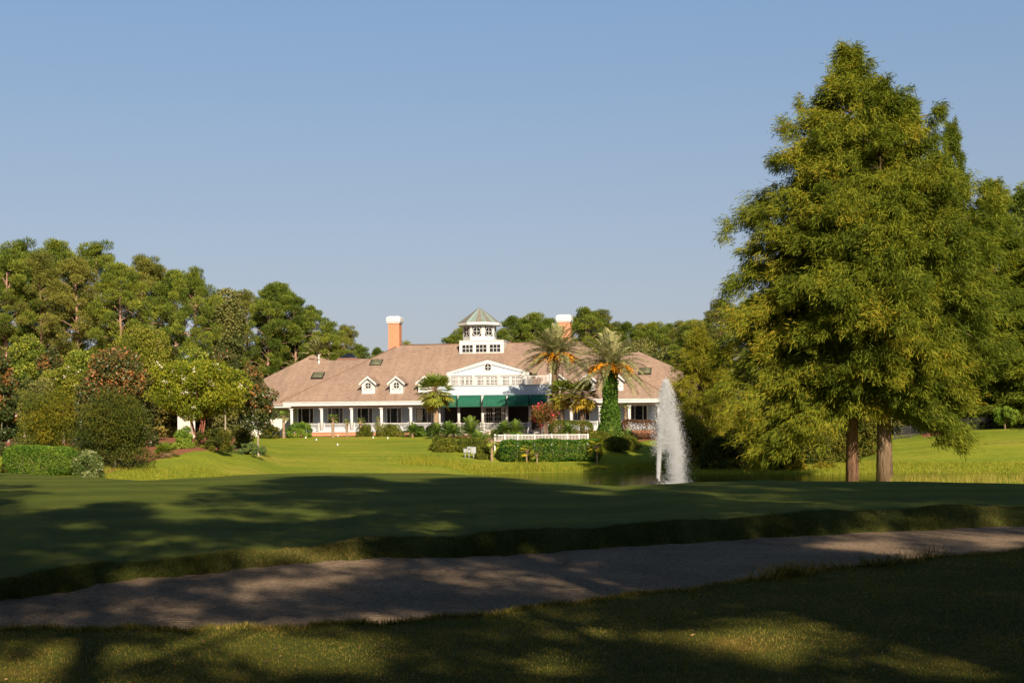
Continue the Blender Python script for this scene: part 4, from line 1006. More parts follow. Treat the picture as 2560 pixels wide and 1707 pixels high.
for px, y0, y1, w, lab in ((1163, 1122, 1131, 8, 'smallest grey meter box, on the left of the cluster by the bank'), (1172.5, 1117, 1131, 9, 'grey meter box with round dial in the middle of the bank cluster'), (1184, 1117.5, 1134, 12, 'largest grey meter box, beside the clipped round shrub')):
    D = 119.6; x, y, g = pos(px, D, 1130); o = empty('meter_box', (x, y, g)); tag(o, lab, 'meter box', 'grey meter boxes on the bank')
    z0_, z1_ = P(px, y1, D)[2] - g, P(px, y0, D)[2] - g; hw = w / FOC * D / 2
    mb = MB(); mb.box(-hw, hw, -.1, .1, z0_, z1_); mb.box(-hw - .02, hw + .02, -.125, .11, z1_ + .001, z1_ + .03); mb.build('box', M['grey_metal'], o)
    mb = MB(); mb.box(-hw * .8, hw * .8, -.12, -.101, z0_ + .04, z1_ - .04); mb.build('door', M['grey_metal'], o)
    mb = MB(); mb.tube([(0, 0, -.2), (0, 0, z0_)], .035, 8); mb.build('post', M['grey_metal'], o)
    if w == 9: mb = MB(); mb.ring(0, -.135, (z0_ + z1_) / 2 + .05, .0, .07, .013, 14); mb.build('dial', M['iron'], o)
# iron fence
ipts = [(2236, 131.5), (2275, 134.5), (2320, 137), (2366, 138), (2420, 138.5), (2470, 138.5), (2520, 138), (2580, 137.5), (2640, 137)]
ip = [np.array(pos(px, D, 1085)) for px, D in ipts]
fen2 = empty('iron_fence', tuple(ip[0])); tag(fen2, 'black iron railing fence along the top of the right lawn', 'fence')
for a, b in zip(ip[:-1], ip[1:]):
    a = a - ip[0]; b = b - ip[0]; m_ = MB(); m_.box(a[0] - .045, a[0] + .045, a[1] - .045, a[1] + .045, a[2] - .4, a[2] + 1.22); m_.build('post', M['iron'], fen2)
mb = MB(); mr = MB()
for a, b in zip(ip[:-1], ip[1:]):
    a = a - ip[0]; b = b - ip[0]; n = int(np.linalg.norm(b - a) / .13)
    for zz in (.12, .95, 1.12): mr.tube([a + (0, 0, zz), b + (0, 0, zz)], .022, 4)
    for i in range(1, n): c = a + (b - a) * i / n; mb.box(c[0] - .011, c[0] + .011, c[1] - .011, c[1] + .011, c[2] + .05, c[2] + 1.14)
mb.build('baluster', M['iron'], fen2); mr.build('rail', M['iron'], fen2)
wx0, wx1 = P(446, 1050, 150)[0], P(486, 1050, 150)[0]; wg = gz((wx0 + wx1) / 2, 150); wf = empty('panel_fence', (wx0, 150, wg)); tag(wf, 'white panel fence glimpsed between the stems of the crape myrtle', 'fence')
wh = P(470, 1036, 150)[2] - wg; mb = MB(); mb.box(0, wx1 - wx0, -.03, .03, .05, wh - .1); mb.build('panel', M['cream'], wf); mb = MB(); mb.box(-.05, wx1 - wx0 + .05, -.06, .06, wh - .098, wh); mb.build('cap_rail', W_, wf)  # panel is cream instead of white, painting in the shade on it
for k in range(2): mb = MB(); x_ = (wx1 - wx0) * k; mb.box(x_ - .07, x_ + .07, -.08, .08, -.3, wh + .12); mb.build('post', W_, wf)
# tee markers on the lawn
tees = [(764.5, 1096), (791, 1101), (844, 1113.5), (845, 1087.5), (897, 1083.5), (933, 1095.5), (954, 1084), (969.5, 1097), (1031, 1083), (1052, 1087.5), (1078, 1092)]
ords = ['first', 'second', 'third', 'fourth', 'fifth', 'sixth', 'seventh', 'eighth', 'ninth', 'tenth', 'eleventh', 'twelfth', 'thirteenth', 'fourteenth', 'fifteenth', 'sixteenth', 'seventeenth', 'eighteenth', 'nineteenth', 'twentieth', 'twenty-first', 'twenty-second', 'twenty-third', 'twenty-fourth', 'twenty-fifth', 'twenty-sixth', 'twenty-seventh', 'twenty-eighth', 'twenty-ninth', 'thirtieth', 'thirty-first'] + [f'{t}-{o}' for t in ('thirty', 'forty', 'fifty') for o in ('first', 'second', 'third', 'fourth', 'fifth', 'sixth', 'seventh', 'eighth', 'ninth')][1:]
tm = MB(); tm.tube([(0, 0, -.05), (0, 0, .05), (0, 0, .14), (0, 0, .22)], [.055, .085, .07, .02], 12)
tmesh = tm.mesh('tee_marker', M['white'])
for i, (px, py) in enumerate(tees):
    lo, hi = 105.0, 156.0
    for D in np.arange(104, 157, .25):
        x = P(px, py, D)[0]; z = P(px, py, D)[2]
        if gz(x, D) >= z: break
    o = link('tee_marker', tmesh); o.location = (x, D, gz(x, D)); tag(o, f'small white tee marker on the sloping lawn, {ords[i]} from the left', 'tee marker', 'white markers scattered on the lawn')

# ------------------------------------------------------------------ fountain
def build_fountain():
    rng = np.random.default_rng(77); D = 86.0
    x0 = P(1644, 1211, D)[0]; k = D / FOC
    o = empty('fountain', (x0, D, 0)); tag(o, 'tall white water fountain jet blown into a veil above the pond', 'fountain')
    mb = MB(); mb.cyl(0, 0, -.3, .12, .55, .45, 16); mb.cyl(0, 0, .12, .3, .1, .07, 10); mb.build('nozzle', M['frame_dark'], o)
    Ht = 261 * k
    def drops(pts, size, name):
        n = len(pts); s = (size * rng.uniform(.5, 1.3, n))[:, None]
        d = rand_dir(rng, n * 4).reshape(n, 4, 3) * .35 + np.array([(1, 1, 1), (-1, -1, 1), (-1, 1, -1), (1, -1, -1)]) / 1.7
        v = pts[:, None, :] + d * s[:, :, None] * np.array((1, 1, 1.5))
        f = np.array([(0, 1, 2), (0, 3, 1), (0, 2, 3), (1, 3, 2)]); fa = (np.arange(n)[:, None, None] * 4 + f[None]).reshape(-1, 3)
        return link(name, idx_mesh(name, v.reshape(-1, 3), fa, M['spray']), o)
    # rising jet leaning a little to the right, a body of spray round its upper half, and a veil falling to the right
    n = 17000; t = rng.random(n) ** .85; w = .055 + .30 * t ** 1.2 * (1 - .72 * t)
    pts = np.stack([.04 + .50 * t ** 1.5 + rng.normal(size=n) * w * .6, rng.normal(size=n) * w * .6, t * Ht * (1 - .03 * rng.random(n))], -1)
    drops(pts, .018, 'water_jet')
    n = 26000; f = 1 - rng.random(n) ** .75 * .66; hw = .80 * np.sqrt(np.clip(1 - ((f - .50) / .52) ** 2, 0, 1)) + .05
    r = np.clip(rng.normal(size=n) * .42, -1.15, 1.15); cx = .60 - .06 * (f - .5)
    st = .06 * np.round(rng.normal(size=n) * 2)
    pts = np.stack([cx + r * hw + st * hw, rng.normal(size=n) * .42 * hw, f * Ht + rng.normal(size=n) * .12 - np.abs(r) * .5], -1)
    drops(pts, .0145, 'spray_plume')
    n = 22000; a = rng.random(n) ** .8; f = .62 * (1 - a); w = .30 + .05 * a
    pts = np.stack([.80 + .42 * a + rng.normal(size=n) * w * .75, rng.normal(size=n) * .4, np.maximum(.01, f * Ht + rng.normal(size=n) * .2)], -1)
    drops(pts, .0145, 'falling_spray')
    n = 5000; a = rng.random(n); pts = np.stack([1.45 + rng.normal(size=n) * .3 - .3 * a, rng.normal(size=n) * .5, a * Ht * .5], -1)
    drops(pts, .011, 'mist')
    n = 900; a = rng.random(n) * 6.28; r = rng.random(n) ** .7
    pts = np.stack([1.0 + 1.2 * r * np.cos(a), 1.3 * r * np.sin(a), rng.random(n) ** 3 * .18], -1); drops(pts, .016, 'splash')
m_, nt, out = new_mat('spray')
p_ = bsdf(nt, None, (.93, .93, .94), .25, None, .5); tr = nt.nodes.new('ShaderNodeBsdfTranslucent'); tr.inputs[0].default_value = (.9, .92, .95, 1)
tp = nt.nodes.new('ShaderNodeBsdfTransparent'); mx = nt.nodes.new('ShaderNodeMixShader'); mx.inputs[0].default_value = .4
nt.links.new(p_.outputs[0], mx.inputs[1]); nt.links.new(tr.outputs[0], mx.inputs[2])
mx2 = nt.nodes.new('ShaderNodeMixShader'); mx2.inputs[0].default_value = .38; nt.links.new(mx.outputs[0], mx2.inputs[1]); nt.links.new(tp.outputs[0], mx2.inputs[2]); nt.links.new(mx2.outputs[0], out.inputs[0])
M['spray'] = m_
build_fountain()

# ------------------------------------------------------------------ big cypresses and the trees on the right
envA = [(3.0, 3.0), (4.2, 4.8), (6.3, 6.2), (8.5, 6.6), (10.2, 6.6), (11.7, 5.5), (13.0, 5.8), (14.7, 5.3), (15.3, 4.4), (17.0, 4.0), (18.5, 3.1), (20.2, 1.9), (21.6, .7), (22.4, .1)]
envB = [(3.0, 2.2), (4.5, 3.6), (6.5, 5.4), (9, 6.0), (12, 5.2), (15, 4.0), (17.3, 2.7), (19.2, 1.2), (20.4, .2)]
LOWA = [(R(178), 11.6, 6.0, .2), (R(192), 10.2, 6.3, .1), (R(168), 9.2, 6.5, .06), (R(184), 13.0, 5.4, .25), (R(174), 7.8, 6.6, 0), (R(201), 7.0, 6.2, -.05), (R(160), 12.2, 5.2, .2), (R(188), 14.6, 4.6, .3), (R(176), 4.6, 4.9, -.2), (R(196), 4.9, 4.6, -.18), (R(160), 5.0, 4.6, -.15), (R(214), 4.4, 4.0, -.2), (R(185), 5.8, 5.6, -.1), (R(150), 4.2, 4.6, -.2), (R(230), 5.2, 4.4, -.1)]
LOWB = [(R(-8), 4.6, 4.0, -.2), (R(-25), 4.4, 3.6, -.22), (R(14), 5.0, 4.4, -.15), (R(0), 4.2, 2.8, -.25), (R(35), 5.2, 3.4, -.15), (R(-45), 4.8, 3.6, -.12)]
cyA = cypress_meshes(11, envA, 22.3, 4.4, .265, 138, density=1.9, low=LOWA)
cyB = cypress_meshes(12, envB, 20.2, 4.3, .315, 130, density=1.85, leaders=((-.1, 0, 1.0), (1.75, .8, .96)), bark='bark_pale', low=LOWB)
cypress('taller bald cypress by the pond with reddish bark trunk, left of the pair', 2131, 82, cyA, (1.139, 1.139, 1.095), 'pair of bald cypresses')
cypress('bald cypress by the pond with pale thick vine-touched trunk, right of the pair', 2211, 80.5, cyB, (1.139, 1.139, 1.095), 'pair of bald cypresses')
envS = [(.3, 2.4), (2, 3.3), (4, 3.4), (6.5, 2.6), (9.0, 1.2), (10.6, .3)]
cyS = cypress_meshes(13, envS, 10.4, .5, .16, 110, 'cypress_gold', 46, .5, density=1.2)
cypress('small golden green cypress behind the fountain by the clubhouse corner', 1752, 116, cyS, 1.0)
envF = [(3, 4.5), (8, 5.4), (14, 5.0), (20, 4.0), (26, 2.6), (31, 1.3), (34, .4)]
cyF = cypress_meshes(14, [(.5, 4.2)] + envF, 33.5, 1.0, .45, 150, 'cypress_far', 46, 1.0, sl=(.35, .65), sw=.085, density=1.15)
for px, D, ytop, lab, rz, wd in ((2384, 146, 305, 'tallest far cypress with narrow top right of the pond pair', 0, .6), (2487, 143, 452, 'broad dark cypress beyond the iron fence near the right edge', 2.1, .95), (2300, 150, 520, 'dark cypress filling in behind the pale trunked pond cypress', 4, .9), (2425, 152, 560, 'cypress behind the fence between the tallest and the broad one', 5, .8), (2590, 140, 640, 'cypress cut off by the right edge of the photo', 3, 1.0)):
    x = P(px, 1060, D)[0]; g = gz(x, D); H = P(px, ytop, D)[2] - g; s = H / 34.0
    cypress(lab, px, D, cyF, (wd, wd, s), 'cypresses beyond the iron fence', rz, x)

# ------------------------------------------------------------------ pine woods
GL = 'pines in the wood on the left'
lw = [(-45, 606, 186, 1), (14, 640, 176, 2), (62, 612, 191, 0), (108, 650, 178, 5), (150, 613, 192, 1), (196, 650, 178, 3), (252, 617, 190, 0), (303, 668, 177, 1), (347, 653, 188, 5), (396, 672, 192, 3), (438, 684, 186, 1), (492, 684, 172, 2), (536, 745, 195, 1), (622, 738, 190, 5), (668, 718, 186, 4), (706, 716, 192, 1), (742, 742, 187, 4), (778, 772, 192, 4), (818, 810, 184, 4), (856, 822, 190, 5), (905, 866, 186, 4), (940, 874, 196, 4)]
for i, (px, yt, D, v) in enumerate(lw):
    x = P(px, 900, D)[0]; pine(x, D, P(px, yt, D)[2] - gz(x, D), f'{ords[i]} pine from the left edge in the tall wood left of the clubhouse', GL, v, i * 1.7, 1.0 if D > 175 else .85)
GR = 'pines on the skyline behind the clubhouse'
rw_ = [(1128, 842, 222, 4), (1160, 822, 225, 1), (1272, 797, 220, 4), (1300, 806, 226, 5), (1332, 789, 224, 1), (1362, 802, 228, 4), (1436, 800, 224, 1), (1464, 776, 216, 4), (1494, 786, 222, 5), (1528, 815, 226, 1), (1562, 812, 224, 4), (1596, 818, 228, 5), (1632, 812, 224, 1), (1664, 815, 230, 4), (1696, 812, 222, 5), (1728, 806, 206, 1), (1762, 800, 190, 4), (1796, 760, 176, 5)]
for i, (px, yt, D, v) in enumerate(rw_):
    x = P(px, 900, D)[0]; pine(x, D, P(px, yt, D)[2] - gz(x, D), f'{ords[i]} pine from the left on the skyline behind the clubhouse roof', GR, v, i * 2.3, 1.15)
for i, (px, yt, D, v) in enumerate([(1880, 760, 165, 1), (1990, 740, 170, 4), (2090, 760, 168, 5), (2200, 740, 172, 1), (2545, 490, 168, 4), (2610, 470, 172, 1)]):
    x = P(px, 900, D)[0]; pine(x, D, P(px, yt, D)[2] - gz(x, D), f'dark pine glimpsed behind the right hand cypresses, {ords[i]} from the left', 'pines behind the cypresses', v, i * 1.1, 1.2)

def under_mesh(seed, mat):
    rng = np.random.default_rng(seed); lb = crown_lobes(rng, 3.4, 3.2, 4.4, 5.0, 40, 1.25, 1.0, .85); a_ = np.arange(8) * .785; lb = np.concatenate([lb, np.stack([3.0 * np.cos(a_), 2.8 * np.sin(a_), np.full(8, .9), np.full(8, 1.5), np.full(8, 1.5), np.full(8, 1.2)], -1)])
    q, rnd = lobe_leaves(rng, lb, 11000, .42, .24, .25, .45, lr=.55); mb = MB(); limbs(mb, rng, (0, 0, 0), lb, .16, 2.0, 7)
    return mb.mesh('understory_trunk', M['bark_grey']), np_mesh('understory_crown', q, 4, M[mat], rnd)
UND = [under_mesh(301, 'oak'), under_mesh(302, 'pine'), under_mesh(303, 'oak_warm')]
rngu = np.random.default_rng(304)
def understory(pxs, D, yt, what, group):
    for i, px in enumerate(pxs):
        d = D + rngu.uniform(-4, 4); x = P(px, 1000, d)[0]; g = gz(x, d); s = (P(px, yt + rngu.uniform(-22, 22), d)[2] - g) / 10.2
        o = empty('understory_tree', (x, d, g - .3), rngu.uniform(0, 6.28), (s * 1.25, s * 1.25, s)); tag(o, f'{ords[i]} from the left of {what}', 'tree', group)
        m_ = UND[int(rngu.choice(3, p=(.5, .35, .15)))]; link('trunk', m_[0], o); link('crown', m_[1], o)
understory(np.linspace(-50, 960, 24), 200, 885, 'dark trees under the tall left pines', 'broadleaf trees under the left pines')
understory(np.linspace(-40, 560, 12), 160, 930, 'olive trees just behind the magnolias', 'olive trees behind the magnolias')
understory(np.linspace(1420, 1800, 9), 214, 868, 'rounded trees under the right skyline pines', 'rounded trees behind the right roof')
understory(np.linspace(1830, 2640, 14), 160, 925, 'dark trees behind the big cypresses', 'broadleaf trees behind the cypresses')
# broadleaf trees of the left wood, behind the building
bush('broadleaf_tree', 'grey green broadleaf tree standing among the pines beside the lone tall pine', 'tree', 566, 180, 100, 708, 960, 'oak', 9000, .34, .2, 22, seed=21, lr=1.5)
bush('broadleaf_tree', 'orange tinged oak above the left end of the clubhouse roof', 'tree', 716, 200, 90, 815, 960, 'oak_warm', 6000, .3, .18, 16, seed=22)
for i, (px, w, yt, D, lab) in enumerate([(640, 150, 868, 206, 'olive oak touching the far left end of the brown roof'), (740, 130, 880, 207, 'olive oak behind the left roof hip with the fan palm'), (840, 100, 850, 208, 'olive oak at the right end of the left wood beside the chimney'), (1600, 150, 838, 212, 'grey green oak behind the right end of the roof'), (1690, 130, 850, 208, 'grey green oak between the right roof hip and the cypress')]):
    bush('oak_tree', lab, 'tree', px, D, w, yt, 1010, 'oak', 7000, .28, .16, 20, seed=30 + i, group='oaks behind the clubhouse')
bush('broadleaf_tree', 'yellow green spreading tree rising behind the magnolias', 'tree', 358, 128, 180, 800, 1000, 'yellow_tree', 10000, .2, .1, 26, seed=41)
bush('broadleaf_tree', 'yellow green tree with a few pale blossoms left of the rusty magnolia', 'tree', 158, 122, 120, 905, 1030, 'yellow_tree', 7000, .19, .1, 18, seed=42, extra=flowers('white_flower', 9, 'blossom', .2))
bush('broadleaf_shrub', 'grey olive shrub behind the golden shrub at the left', 'shrub', 85, 112, 115, 918, 1040, 'oak', 6000, .16, .08, 16, seed=43)
for i, (px, w, yt, yb, D, cat) in enumerate([(60, 130, 830, 1020, 150, 0), (200, 150, 860, 1020, 150, 0), (480, 160, 860, 1030, 150, 0), (20, 120, 900, 1050, 135, 0), (300, 140, 930, 1060, 140, 0)]):
    bush('understory_tree', ['dark understory tree between bare pine trunks at far left', 'dark understory tree below the rusty topped magnolia', 'dark understory tree behind the white blossoming crape myrtle', 'dark understory tree behind the leftmost magnolia', 'dark understory tree under the yellow green spreading tree'][i], 'tree', px, D, w, yt, yb, 'pine', 6000, .26, .15, 16, seed=50 + i, group='understory of the left wood')
# magnolias
GM = 'magnolias with rusty leaf undersides'
def mag(lab, px, D, w, yt, yb, n, seed, **k): return bush('magnolia_tree', lab, 'tree', px, D, w, yt, yb, 'magnolia', n, .22, .11, 24, seed=seed, group=GM, up=.1, lrv=.4, hb=.5, ctr=.43, **k)
mag('rusty magnolia cut by the left edge of the photo', 0, 96, 100, 878, 1135, 7500, 61, low=True)
mag('large rusty magnolia with pale bare limbs behind the dark shrub', 285, 104, 232, 864, 1105, 17000, 62, bark='bark_pale', low=True)
mag('distant rusty magnolia top beside a bare pine trunk', 127, 132, 75, 862, 960, 3000, 63)
mag('distant rusty magnolia top behind the white blossoming crape myrtle', 562, 130, 85, 862, 985, 3600, 64)
mag('rust topped magnolia against the left slope of the roof', 628, 122, 70, 905, 1010, 2600, 65)
mag('small open magnolia with a leaning trunk at the end of the berm', 645, 106, 112, 945, 1082, 2500, 66, lr=.55)
# crape myrtles
cm = bush('crape_myrtle', 'wide crape myrtle with white blossoms and red brown stems', 'tree', 497, 103, 292, 882, 1070, 'crape', 24000, .17, .085, 50, seed=71, bark='bark_red', stems=6, flat=.6, extra=flowers('white_flower', 75, 'blossom', .17), depth=6.5)
# shrubs and hedges on the left
bush('shrub', 'golden topped rounded shrub left of the dark shrub', 'shrub', 120, 88, 176, 958, 1135, 'golden_shrub', 13000, .12, .05, 26, seed=81, up=.5)
bush('shrub', 'large dark olive rounded shrub above the mulch bed', 'shrub', 285, 84, 212, 960, 1156, 'dark_shrub', 24000, .11, .05, 32, seed=82, up=.5)
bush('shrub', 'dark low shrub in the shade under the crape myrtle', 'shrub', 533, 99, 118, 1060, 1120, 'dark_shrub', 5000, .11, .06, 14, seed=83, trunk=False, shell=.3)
bush('shrub', 'small bright green shrub between palmetto and crape myrtle stems', 'shrub', 458, 96, 62, 1064, 1118, 'hedge', 3500, .10, .06, 10, seed=84, trunk=False, shell=.3)
bush('shrub', 'dark green shrub at the foot of the small open magnolia', 'shrub', 610, 112, 60, 1055, 1100, 'dark_shrub', 2600, .11, .06, 10, seed=85, trunk=False, shell=.3)
bush('shrub', 'dark shrub by the clubhouse corner beside a small palm', 'shrub', 672, 152, 62, 1055, 1088, 'dark_shrub', 2600, .14, .08, 10, seed=86, trunk=False, shell=.3)
hedge('hedge', 'bright green clipped hedge along the left rough', 'hedge', 18, 186, 1117, 1186, 77, 2.2, 'hedge', 22000, .10, .055, 91, .55)
bush('variegated_shrub', 'pale tipped rounded shrub at the right end of the hedge', 'shrub', 222, 76, 82, 1112, 1186, 'variegated', 7500, .09, .05, 16, seed=92, trunk=False, shell=.35)
bush('shrub', 'small dark shrub at the lower left edge', 'shrub', 5, 62, 26, 1152, 1180, 'dark_shrub', 900, .07, .04, 7, seed=93, trunk=False)
bush('juniper', 'low spreading blue green juniper on the tip of the mulch berm', 'shrub', 614, 103, 120, 1104, 1133, 'juniper', 7000, .12, .035, 16, seed=94, trunk=False, up=.35, flat=.5)
# palmetto
def fan_clump(name, lab, px, D, wpx, mat, n, seed, cat='palm', group=None, seg=12):
    rng = np.random.default_rng(seed); x, y, g = pos(px, D); r = wpx / 2 / FOC * D
    q, rn, rb = fan_leaves(rng, n, r * .62, r * .5, (80, 2), seg, .15, r * .075)
    o = empty(name, (x, y, g + .02)); tag(o, lab, cat, group); link('fronds', np_mesh('fronds', q, 4, M[mat], rn), o); rb.build('stalks', M['bark_palm'], o); return o
fan_clump('saw_palmetto', 'yellow green palmetto clump beside the dark olive shrub', 414, 91, 78, 'palmetto', 34, 95)
fan_clump('saw_palmetto', 'small palmetto sprout behind the left hedge', 165, 79.5, 30, 'palmetto', 12, 96)

# planting along the clubhouse
def ball(lab, px0, px1, yt, yb, D_, *a_, **k_): c_ = (px0 + px1) / 2; h_ = (px1 - px0) * .57; return ball_(lab, c_ - h_, c_ + h_, yt - 3, yb, D_, *a_, **k_)
def ball_(lab, px0, px1, yt, yb, D, mat='clipped', n=3500, seed=1, group='clipped shrubs', L=.10, W=.06, lobes=7, flat=.9): return bush('clipped_shrub', lab, 'shrub', (px0 + px1) / 2, D, px1 - px0, yt, yb, mat, n, L, W, lobes, seed=seed, trunk=False, group=group, shell=.7, fill=.95, lr=(yb - yt) / FOC * D * .36, flat=flat)
bush('shrub', 'loose bright green shrub below the left clubhouse window', 'shrub', 748, 154, 74, 1052, 1088, 'hedge', 4500, .2, .05, 12, seed=101, trunk=False, up=.7)
ball('clipped round shrub under the porch, left of the small sprouting palm', 892, 932, 1062, 1086, 154, seed=102)
ball('wide clipped shrub under the porch below the fourth window', 940, 1010, 1060, 1086, 154, n=5500, seed=103, lobes=10)
ball('small bright clipped shrub under the porch', 1031, 1066, 1065, 1086, 153, 'hedge', seed=104)
ball('dark clipped shrub behind the sabal palm trunk', 1062, 1090, 1063, 1086, 154, 'dark_shrub', seed=105)
ball('round clipped shrub at the left end of the pond hedge', 1075, 1122, 1088, 1116, 126.5, n=5000, seed=106, lobes=6)
ball('clipped shrub next to the leftmost round one above the meter boxes', 1085, 1150, 1095, 1130, 124, n=7500, seed=107, lobes=10)
ball('wide clipped shrub right above the meter boxes', 1140, 1222, 1093, 1128, 124, n=8500, seed=108, lobes=12)
ball('small clipped shrub right of the meter boxes', 1193, 1222, 1121, 1153, 119.5, n=4000, seed=109)
ball('clipped mound at the right end of the ivy hedge', 1508, 1575, 1098, 1142, 122, n=8500, seed=110, lobes=10)
ball('rightmost clipped mound above the pond lawn', 1540, 1594, 1090, 1134, 125, n=7500, seed=111, lobes=9)
ball('olive clipped mound behind the right end of the picket fence', 1472, 1525, 1083, 1120, 125.5, n=5500, seed=112, lobes=8)
ball('bright low shrub inside the picket fence', 1275, 1312, 1078, 1090, 131, 'hedge', 2500, seed=113, lobes=6)
ball('low dark shrub beside the porch sago palms', 1225, 1260, 1072, 1090, 140, 'clipped', 2500, seed=114, lobes=6)
hedge('ivy_hedge', 'large ivy clad hedge bank above the pond', 'hedge', 1252, 1502, 1101, 1160, 119.0, 2.4, 'ivy', 17000, .15, .10, 115, .35, wob=.14)
hedge('dark_hedge', 'dark clipped hedge behind the picket fence', 'hedge', 1372, 1482, 1053, 1082, 142, 3.0, 'clipped', 9000, .12, .07, 116, .9)
hedge('red_hedge', 'reddish hedge below the right porch', 'hedge', 1553, 1642, 1050, 1090, 141, 2.6, 'red_hedge', 8500, .11, .06, 117, .6)
bush('crape_myrtle', 'small pink flowering crape myrtle in front of the porch stair', 'tree', 1362, 136, 96, 1000, 1068, 'pink_leaf', 3200, .14, .06, 18, seed=118, bark='bark_pale', stems=4, fill=.9, extra=flowers('pink_flower', 34, 'blossom', .24, False))

# sabal palms
def sabal(lab, px, D, ycen, yb, rpx, mat, seed, n=34, r0=.17, r1=.14, group='sabal palms', bark='bark_palm', name='sabal_palm', lean=0., el=(78, -55)):
    rng = np.random.default_rng(seed); x, y, g = pos(px, D, 1050); H = P(px, ycen, D)[2] - g; r = rpx / FOC * D
    o = empty(name, (x, y, g)); tag(o, lab, 'palm', group)
    palm_trunk(rng, H, r0, r1, lean).build('trunk', M[bark], o)
    q, rn, rb = fan_leaves(rng, n, r * .56, r * .62, el, 15, .3, r * .07)
    c = link('fronds', np_mesh('fronds', q, 4, M[mat], rn), o); c.location = (lean, 0, H); s = rb.build('stalks', M['bark_palm'], o); s.location = (lean, 0, H)
    return o
sabal('sabal palm with pale trunk left of the green awnings', 1090, 150, 978, 1085, 50, 'sabal', 121, 70, .30, .26)
sabal('sabal palm half hidden behind the tall date palm trunk', 1406, 146, 985, 1085, 42, 'sabal', 122, 56, .24, .2)
sabal('sabal palm with pale trunk between the two date palms', 1456, 144, 988, 1080, 46, 'sabal', 123, 60, .25, .2)
GW = 'small windmill palms along the porch'
for px, D, yc, rp, sd, lab in ((709, 154, 1042, 19, 131, 'windmill palm at the left corner of the porch'), (832, 154, 1046, 16, 132, 'windmill palm in front of the second porch window'), (867, 154.5, 1056, 10, 133, 'short windmill palm just left of the third porch column'), (901, 154, 1053, 14, 134, 'windmill palm in front of the third porch window'), (943, 154, 1064, 11, 135, 'windmill sprout between two clipped shrubs'), (945, 156, 1048, 8, 139, 'thin windmill palm by the fourth porch column'), (1564, 146, 1016, 14, 136, 'windmill palm by the right porch column')):
    sabal(lab, px, D, yc, 1086, rp, 'windmill', sd, 20, .16 if rp > 12 else .1, .13 if rp > 12 else .09, GW, 'bark_palm', 'windmill_palm', el=(70, -25))
sabal('small windmill palm rising from the bank beside the meter boxes', 1229, 118.3, 1099, 1150, 22, 'windmill', 137, 18, .10, .08, GW, 'bark_palm', 'windmill_palm', el=(60, -45))
sabal('yellowing fan palm at the right end of the ivy hedge', 1492, 117.3, 1116, 1155, 27, 'yellow_palm', 138, 18, .08, .06, 'yellowing fan palms', 'ivy' if False else 'bark_palm', 'fan_palm', el=(65, -40))
sabal('yellow fronded palm sprawling in the middle of the ivy hedge', 1316, 117.2, 1128, 1155, 24, 'yellow_palm', 140, 9, .06, .05, 'yellowing fan palms', 'bark_palm', 'fan_palm', el=(60, -30))
sabal('low yellow green fan palm right of the sprawling one', 1342, 117.0, 1137, 1155, 20, 'palmetto', 141, 8, .06, .05, 'yellowing fan palms', 'bark_palm', 'fan_palm', el=(60, -20))
sabal('fan palm top showing above the left wing roof', 800, 184, 884, 1060, 44, 'date', 142, 30, .3, .25, 'palm tops behind the roof', el=(85, 0))
sabal('fan palm top showing right of the left chimney', 1018, 190, 868, 1060, 20, 'date', 143, 16, .3, .25, 'palm tops behind the roof', el=(85, 10))
# sago palms
GS = 'sago palms by the porch'
for px, D, rp, yb, sd, lab in ((1092, 148, 22, 1083, 151, 'sago palm at the foot of the sabal palm'), (1120, 149, 24, 1083, 152, 'sago palm left of the largest one'), (1134, 146, 20, 1083, 153, 'sago palm crowding the largest one from the left'), (1170, 144, 33, 1083, 154, 'largest sago palm with a leaning stem by the awnings'), (1261, 139, 24, 1086, 155, 'sago palm in front of the french doors'), (1290, 139, 25, 1086, 156, 'sago palm beside the pink crape myrtle'), (1032, 152, 19, 1083, 157, 'sago palm with yellowed heart under the porch'), (1195, 127, 36, 1096, 158, 'low wide sago palm above the clipped shrubs'), (1527, 128, 26, 1095, 159, 'sago palm at the foot of the ivy covered date palm'), (1572, 129, 30, 1088, 160, 'pale sago palm in front of the reddish hedge'), (1420, 137, 18, 1070, 161, 'sago palm top behind the dark hedge')):
    rng = np.random.default_rng(sd); x, y, g = pos(px, D); r = rp / FOC * D; st = .15 if rp in (36, 26, 30) else .55
    o = empty('sago_palm', (x, y, g)); tag(o, lab, 'palm', GS)
    palm_trunk(rng, st, .17, .15, .25 if rp == 33 else 0).build('trunk', M['bark_palm'], o)
    q, rn, rb = pinnate(rng, 50, r * 1.65, r * .32, .05, (84, -5), 28, .42, .45, .1)
    c = link('fronds', np_mesh('fronds', q, 4, M['sago'], rn), o); c.location = (.25 if rp == 33 else 0, 0, st); s = rb.build('stalks', M['sago'], o); s.location = c.location
